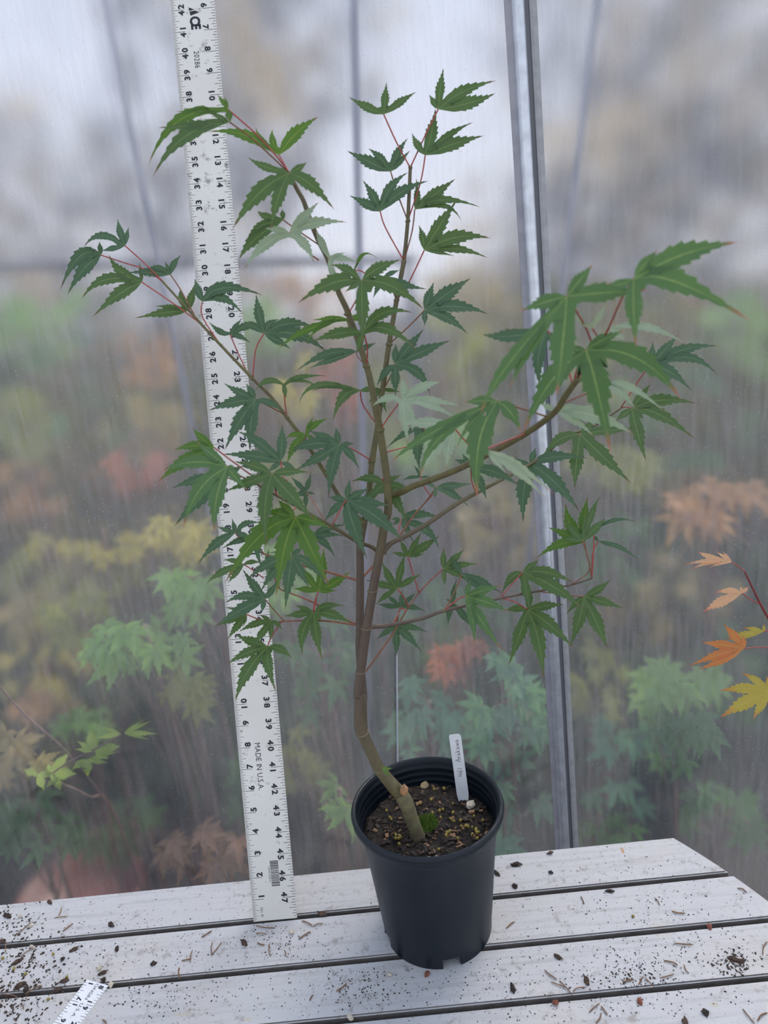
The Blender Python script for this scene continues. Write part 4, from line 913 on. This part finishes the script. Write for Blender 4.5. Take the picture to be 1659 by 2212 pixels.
# ------------------------------------------------------------------ litter on the table
def where(P):
    k_ = int((.778-P.y)//pitch); pl = ('rearmost plank', 'second plank from back', 'third plank from back', 'fourth plank from back', 'front planks')[min(k_, 4)]
    x = P.x; sd = 'at the far left' if x < -.36 else 'left of the long ruler' if x < -.2 else 'between ruler and pot' if x < -.04 else 'in front of the pot' if x < .09 else 'right of the pot' if x < .22 else 'near the rounded table end'
    return 'on the %s, %s' % (pl, sd)
def needle(tok, k):
    a, c = tok; A = onz(*a, TZ+.001); C = onz(*c, TZ+.001); mid = (A+C)/2+Vector((random.uniform(-.0016, .0016), random.uniform(-.0016, .0016), .0006))
    r_ = random.uniform(.0005, .0008); mb = MB(); mb.tube(smooth_path([A, mid, C], sub=3), [r_*.6]+[r_]*5+[r_*.4], 5)
    tag(mb.obj('dry_needle', m_twig), 'thin dry brown needle '+where(mid), 'needle', 'dry needles scattered on the table')
NE = {'M': '80,570 160,500 300,470 315,430 280,480 345,475 320,550 375,508 105,680 185,635 1030,580 1085,545 1085,675 1088,600 1088,665 1135,605 975,710 985,645 930,700 980,690 918,735 920,795 1530,590 1590,550 1380,610 1385,680 1455,645 1462,675 1585,905 1605,875 35,610 28,660 130,870 215,825 2,870 90,885 1545,495 1600,520 1600,525 1655,510 1310,520 1410,532 525,1000 545,1022 105,925 120,950 1310,560 1365,564 1318,606 1355,618',
      'N': '680,390 712,365 960,270 972,300 1235,275 1255,305 1300,325 1350,333 825,545 870,580 848,590 905,610 880,585 930,640 930,625 980,610 1115,590 1155,580 1175,600 1190,570 1200,575 1235,610 1255,575 1308,560 1310,445 1380,450 1345,525 1365,558 1640,490 1656,440 990,705 1030,670 1015,746 1035,705 1035,680 1060,715 1565,690 1610,745 1620,735 1657,705 45,625 85,595 1545,240 1580,255 1270,510 1320,525'}
k = 0
for fr, s in NE.items():
    q = [p_[0] for p_ in pts(s, fr)]
    for a, c in zip(q[::2], q[1::2]): needle((a, c), k); k += 1
chip_me = []
for i in range(6):
    me = rock_mesh('bark_chip', .0038, m_chip if i % 2 else simple('brown_bark_chip', (0.085, 0.05, 0.032), 0.85, var=0.5, scale=400), random.uniform(.9, 1.6), random.uniform(.6, .9), .5, i, 2)
    for v in me.vertices:
        k_ = 1+.55*noise.noise(v.co*420+Vector((i*3.1, 0, 0))); v.co *= k_
    chip_me.append(me)
red_me = rock_mesh('bark_chip', .0040, simple('reddish_crumb', (0.24, 0.08, 0.045), 0.8, var=0.4, scale=300), 1.1, .8, .6, 9, 1)
for tok in pts('M255,398 M568,512 M378,640 M327,803 M95,828 M130,845 M295,845 M525,760 M530,797 M785,713 M10,600 M38,468 M1650,458 M598,636 M320,690 M85,705 M1248,606 N845,107 N720,150 N847,180 N713,231 N1070,250 N875,495 N980,583 N1350,738 N1425,703 N1535,505 N1555,510 N705,615 N645,184', 'M'):
    s = random.uniform(.7, 1.15)
    prill_at(*tok[0], TZ+.0012, 'small dark bark chip '+where(onz(*tok[0], TZ)), 'bark chips scattered on the table', random.choice(chip_me), 'bark_chip', 'bark chip', s)
for tok, lab in zip(pts('N385,560 N1440,383 N865,668 N1180,662', 'N'), ('reddish crumb lying in front of the black pot', 'red brown crumb in the gap near the table end', 'reddish curled crumb in the gap at the front', 'reddish crumb near the front gap at the right')):
    prill_at(*tok[0], TZ+.0015, lab, None, red_me, 'reddish_crumb', 'crumb', .9)
perl_me = [rock_mesh('perlite_grain', .0030, m_perl, 1.1, .9, .8, i, 2) for i in range(3)]
for tok in pts('103,470 155,520 160,625 1493,553 508,737 568,822 N245,561 N98,722', 'M'):
    prill_at(*tok[0], TZ+.0018, 'small white perlite grain '+where(onz(*tok[0], TZ)), 'perlite grains scattered on the table', random.choice(perl_me), 'perlite_grain', 'perlite', random.uniform(.6, 1.15))
for tok in pts('342,782 13,685 130,767 70,740 247,895 272,665 N1155,343', 'M'):
    prill_at(*tok[0], TZ+.0017, 'tiny round yellow fertilizer bead '+where(onz(*tok[0], TZ)), 'fertilizer beads on the table', s=.95)
mb = MB()
def scatter(fr, cx, cy, sx_, sy_, n, smax):
    f = FR[fr]
    for i in range(n):
        px = (cx+random.gauss(0, sx_))/f[2]+f[0]; py = (cy+random.gauss(0, sy_))/f[2]+f[1]
        P = onz(px, py, TZ)
        if P.y > .776 or P.y < .3 or P.x > xend(P.y)-.004: continue
        g = ((.778-P.y) % pitch)
        if P.y < .716 and (g < .001 or g > pitch-.006): continue
        P.z = TZ+.0001; l = random.uniform(.0003, smax); add_chip(mb, P, l, l*random.uniform(.3, .9), l*.6, i)
scatter('M', 90, 560, 110, 90, 240, .0016); scatter('M', 120, 790, 130, 90, 260, .0018); scatter('M', 300, 700, 160, 120, 120, .0012); scatter('M', 60, 960, 90, 60, 120, .0016)
scatter('N', 1130, 570, 90, 35, 170, .0012); scatter('N', 1535, 515, 40, 28, 160, .0014); scatter('N', 1300, 530, 180, 70, 200, .0010); scatter('N', 110, 610, 80, 40, 170, .0010)
scatter('M', 1400, 600, 150, 50, 110, .0010); scatter('M', 850, 900, 200, 70, 110, .0011); scatter('N', 700, 640, 350, 60, 160, .0009); scatter('M', 800, 600, 500, 150, 220, .0008); scatter('N', 1200, 300, 300, 150, 320, .0009); scatter('M', 800, 800, 700, 200, 380, .0008); scatter('N', 800, 600, 600, 100, 350, .0009)
tag(mb.obj('soil_crumbs', m_crumb), 'fine dark soil crumbs strewn over the white table', 'soil crumbs', kind='stuff')
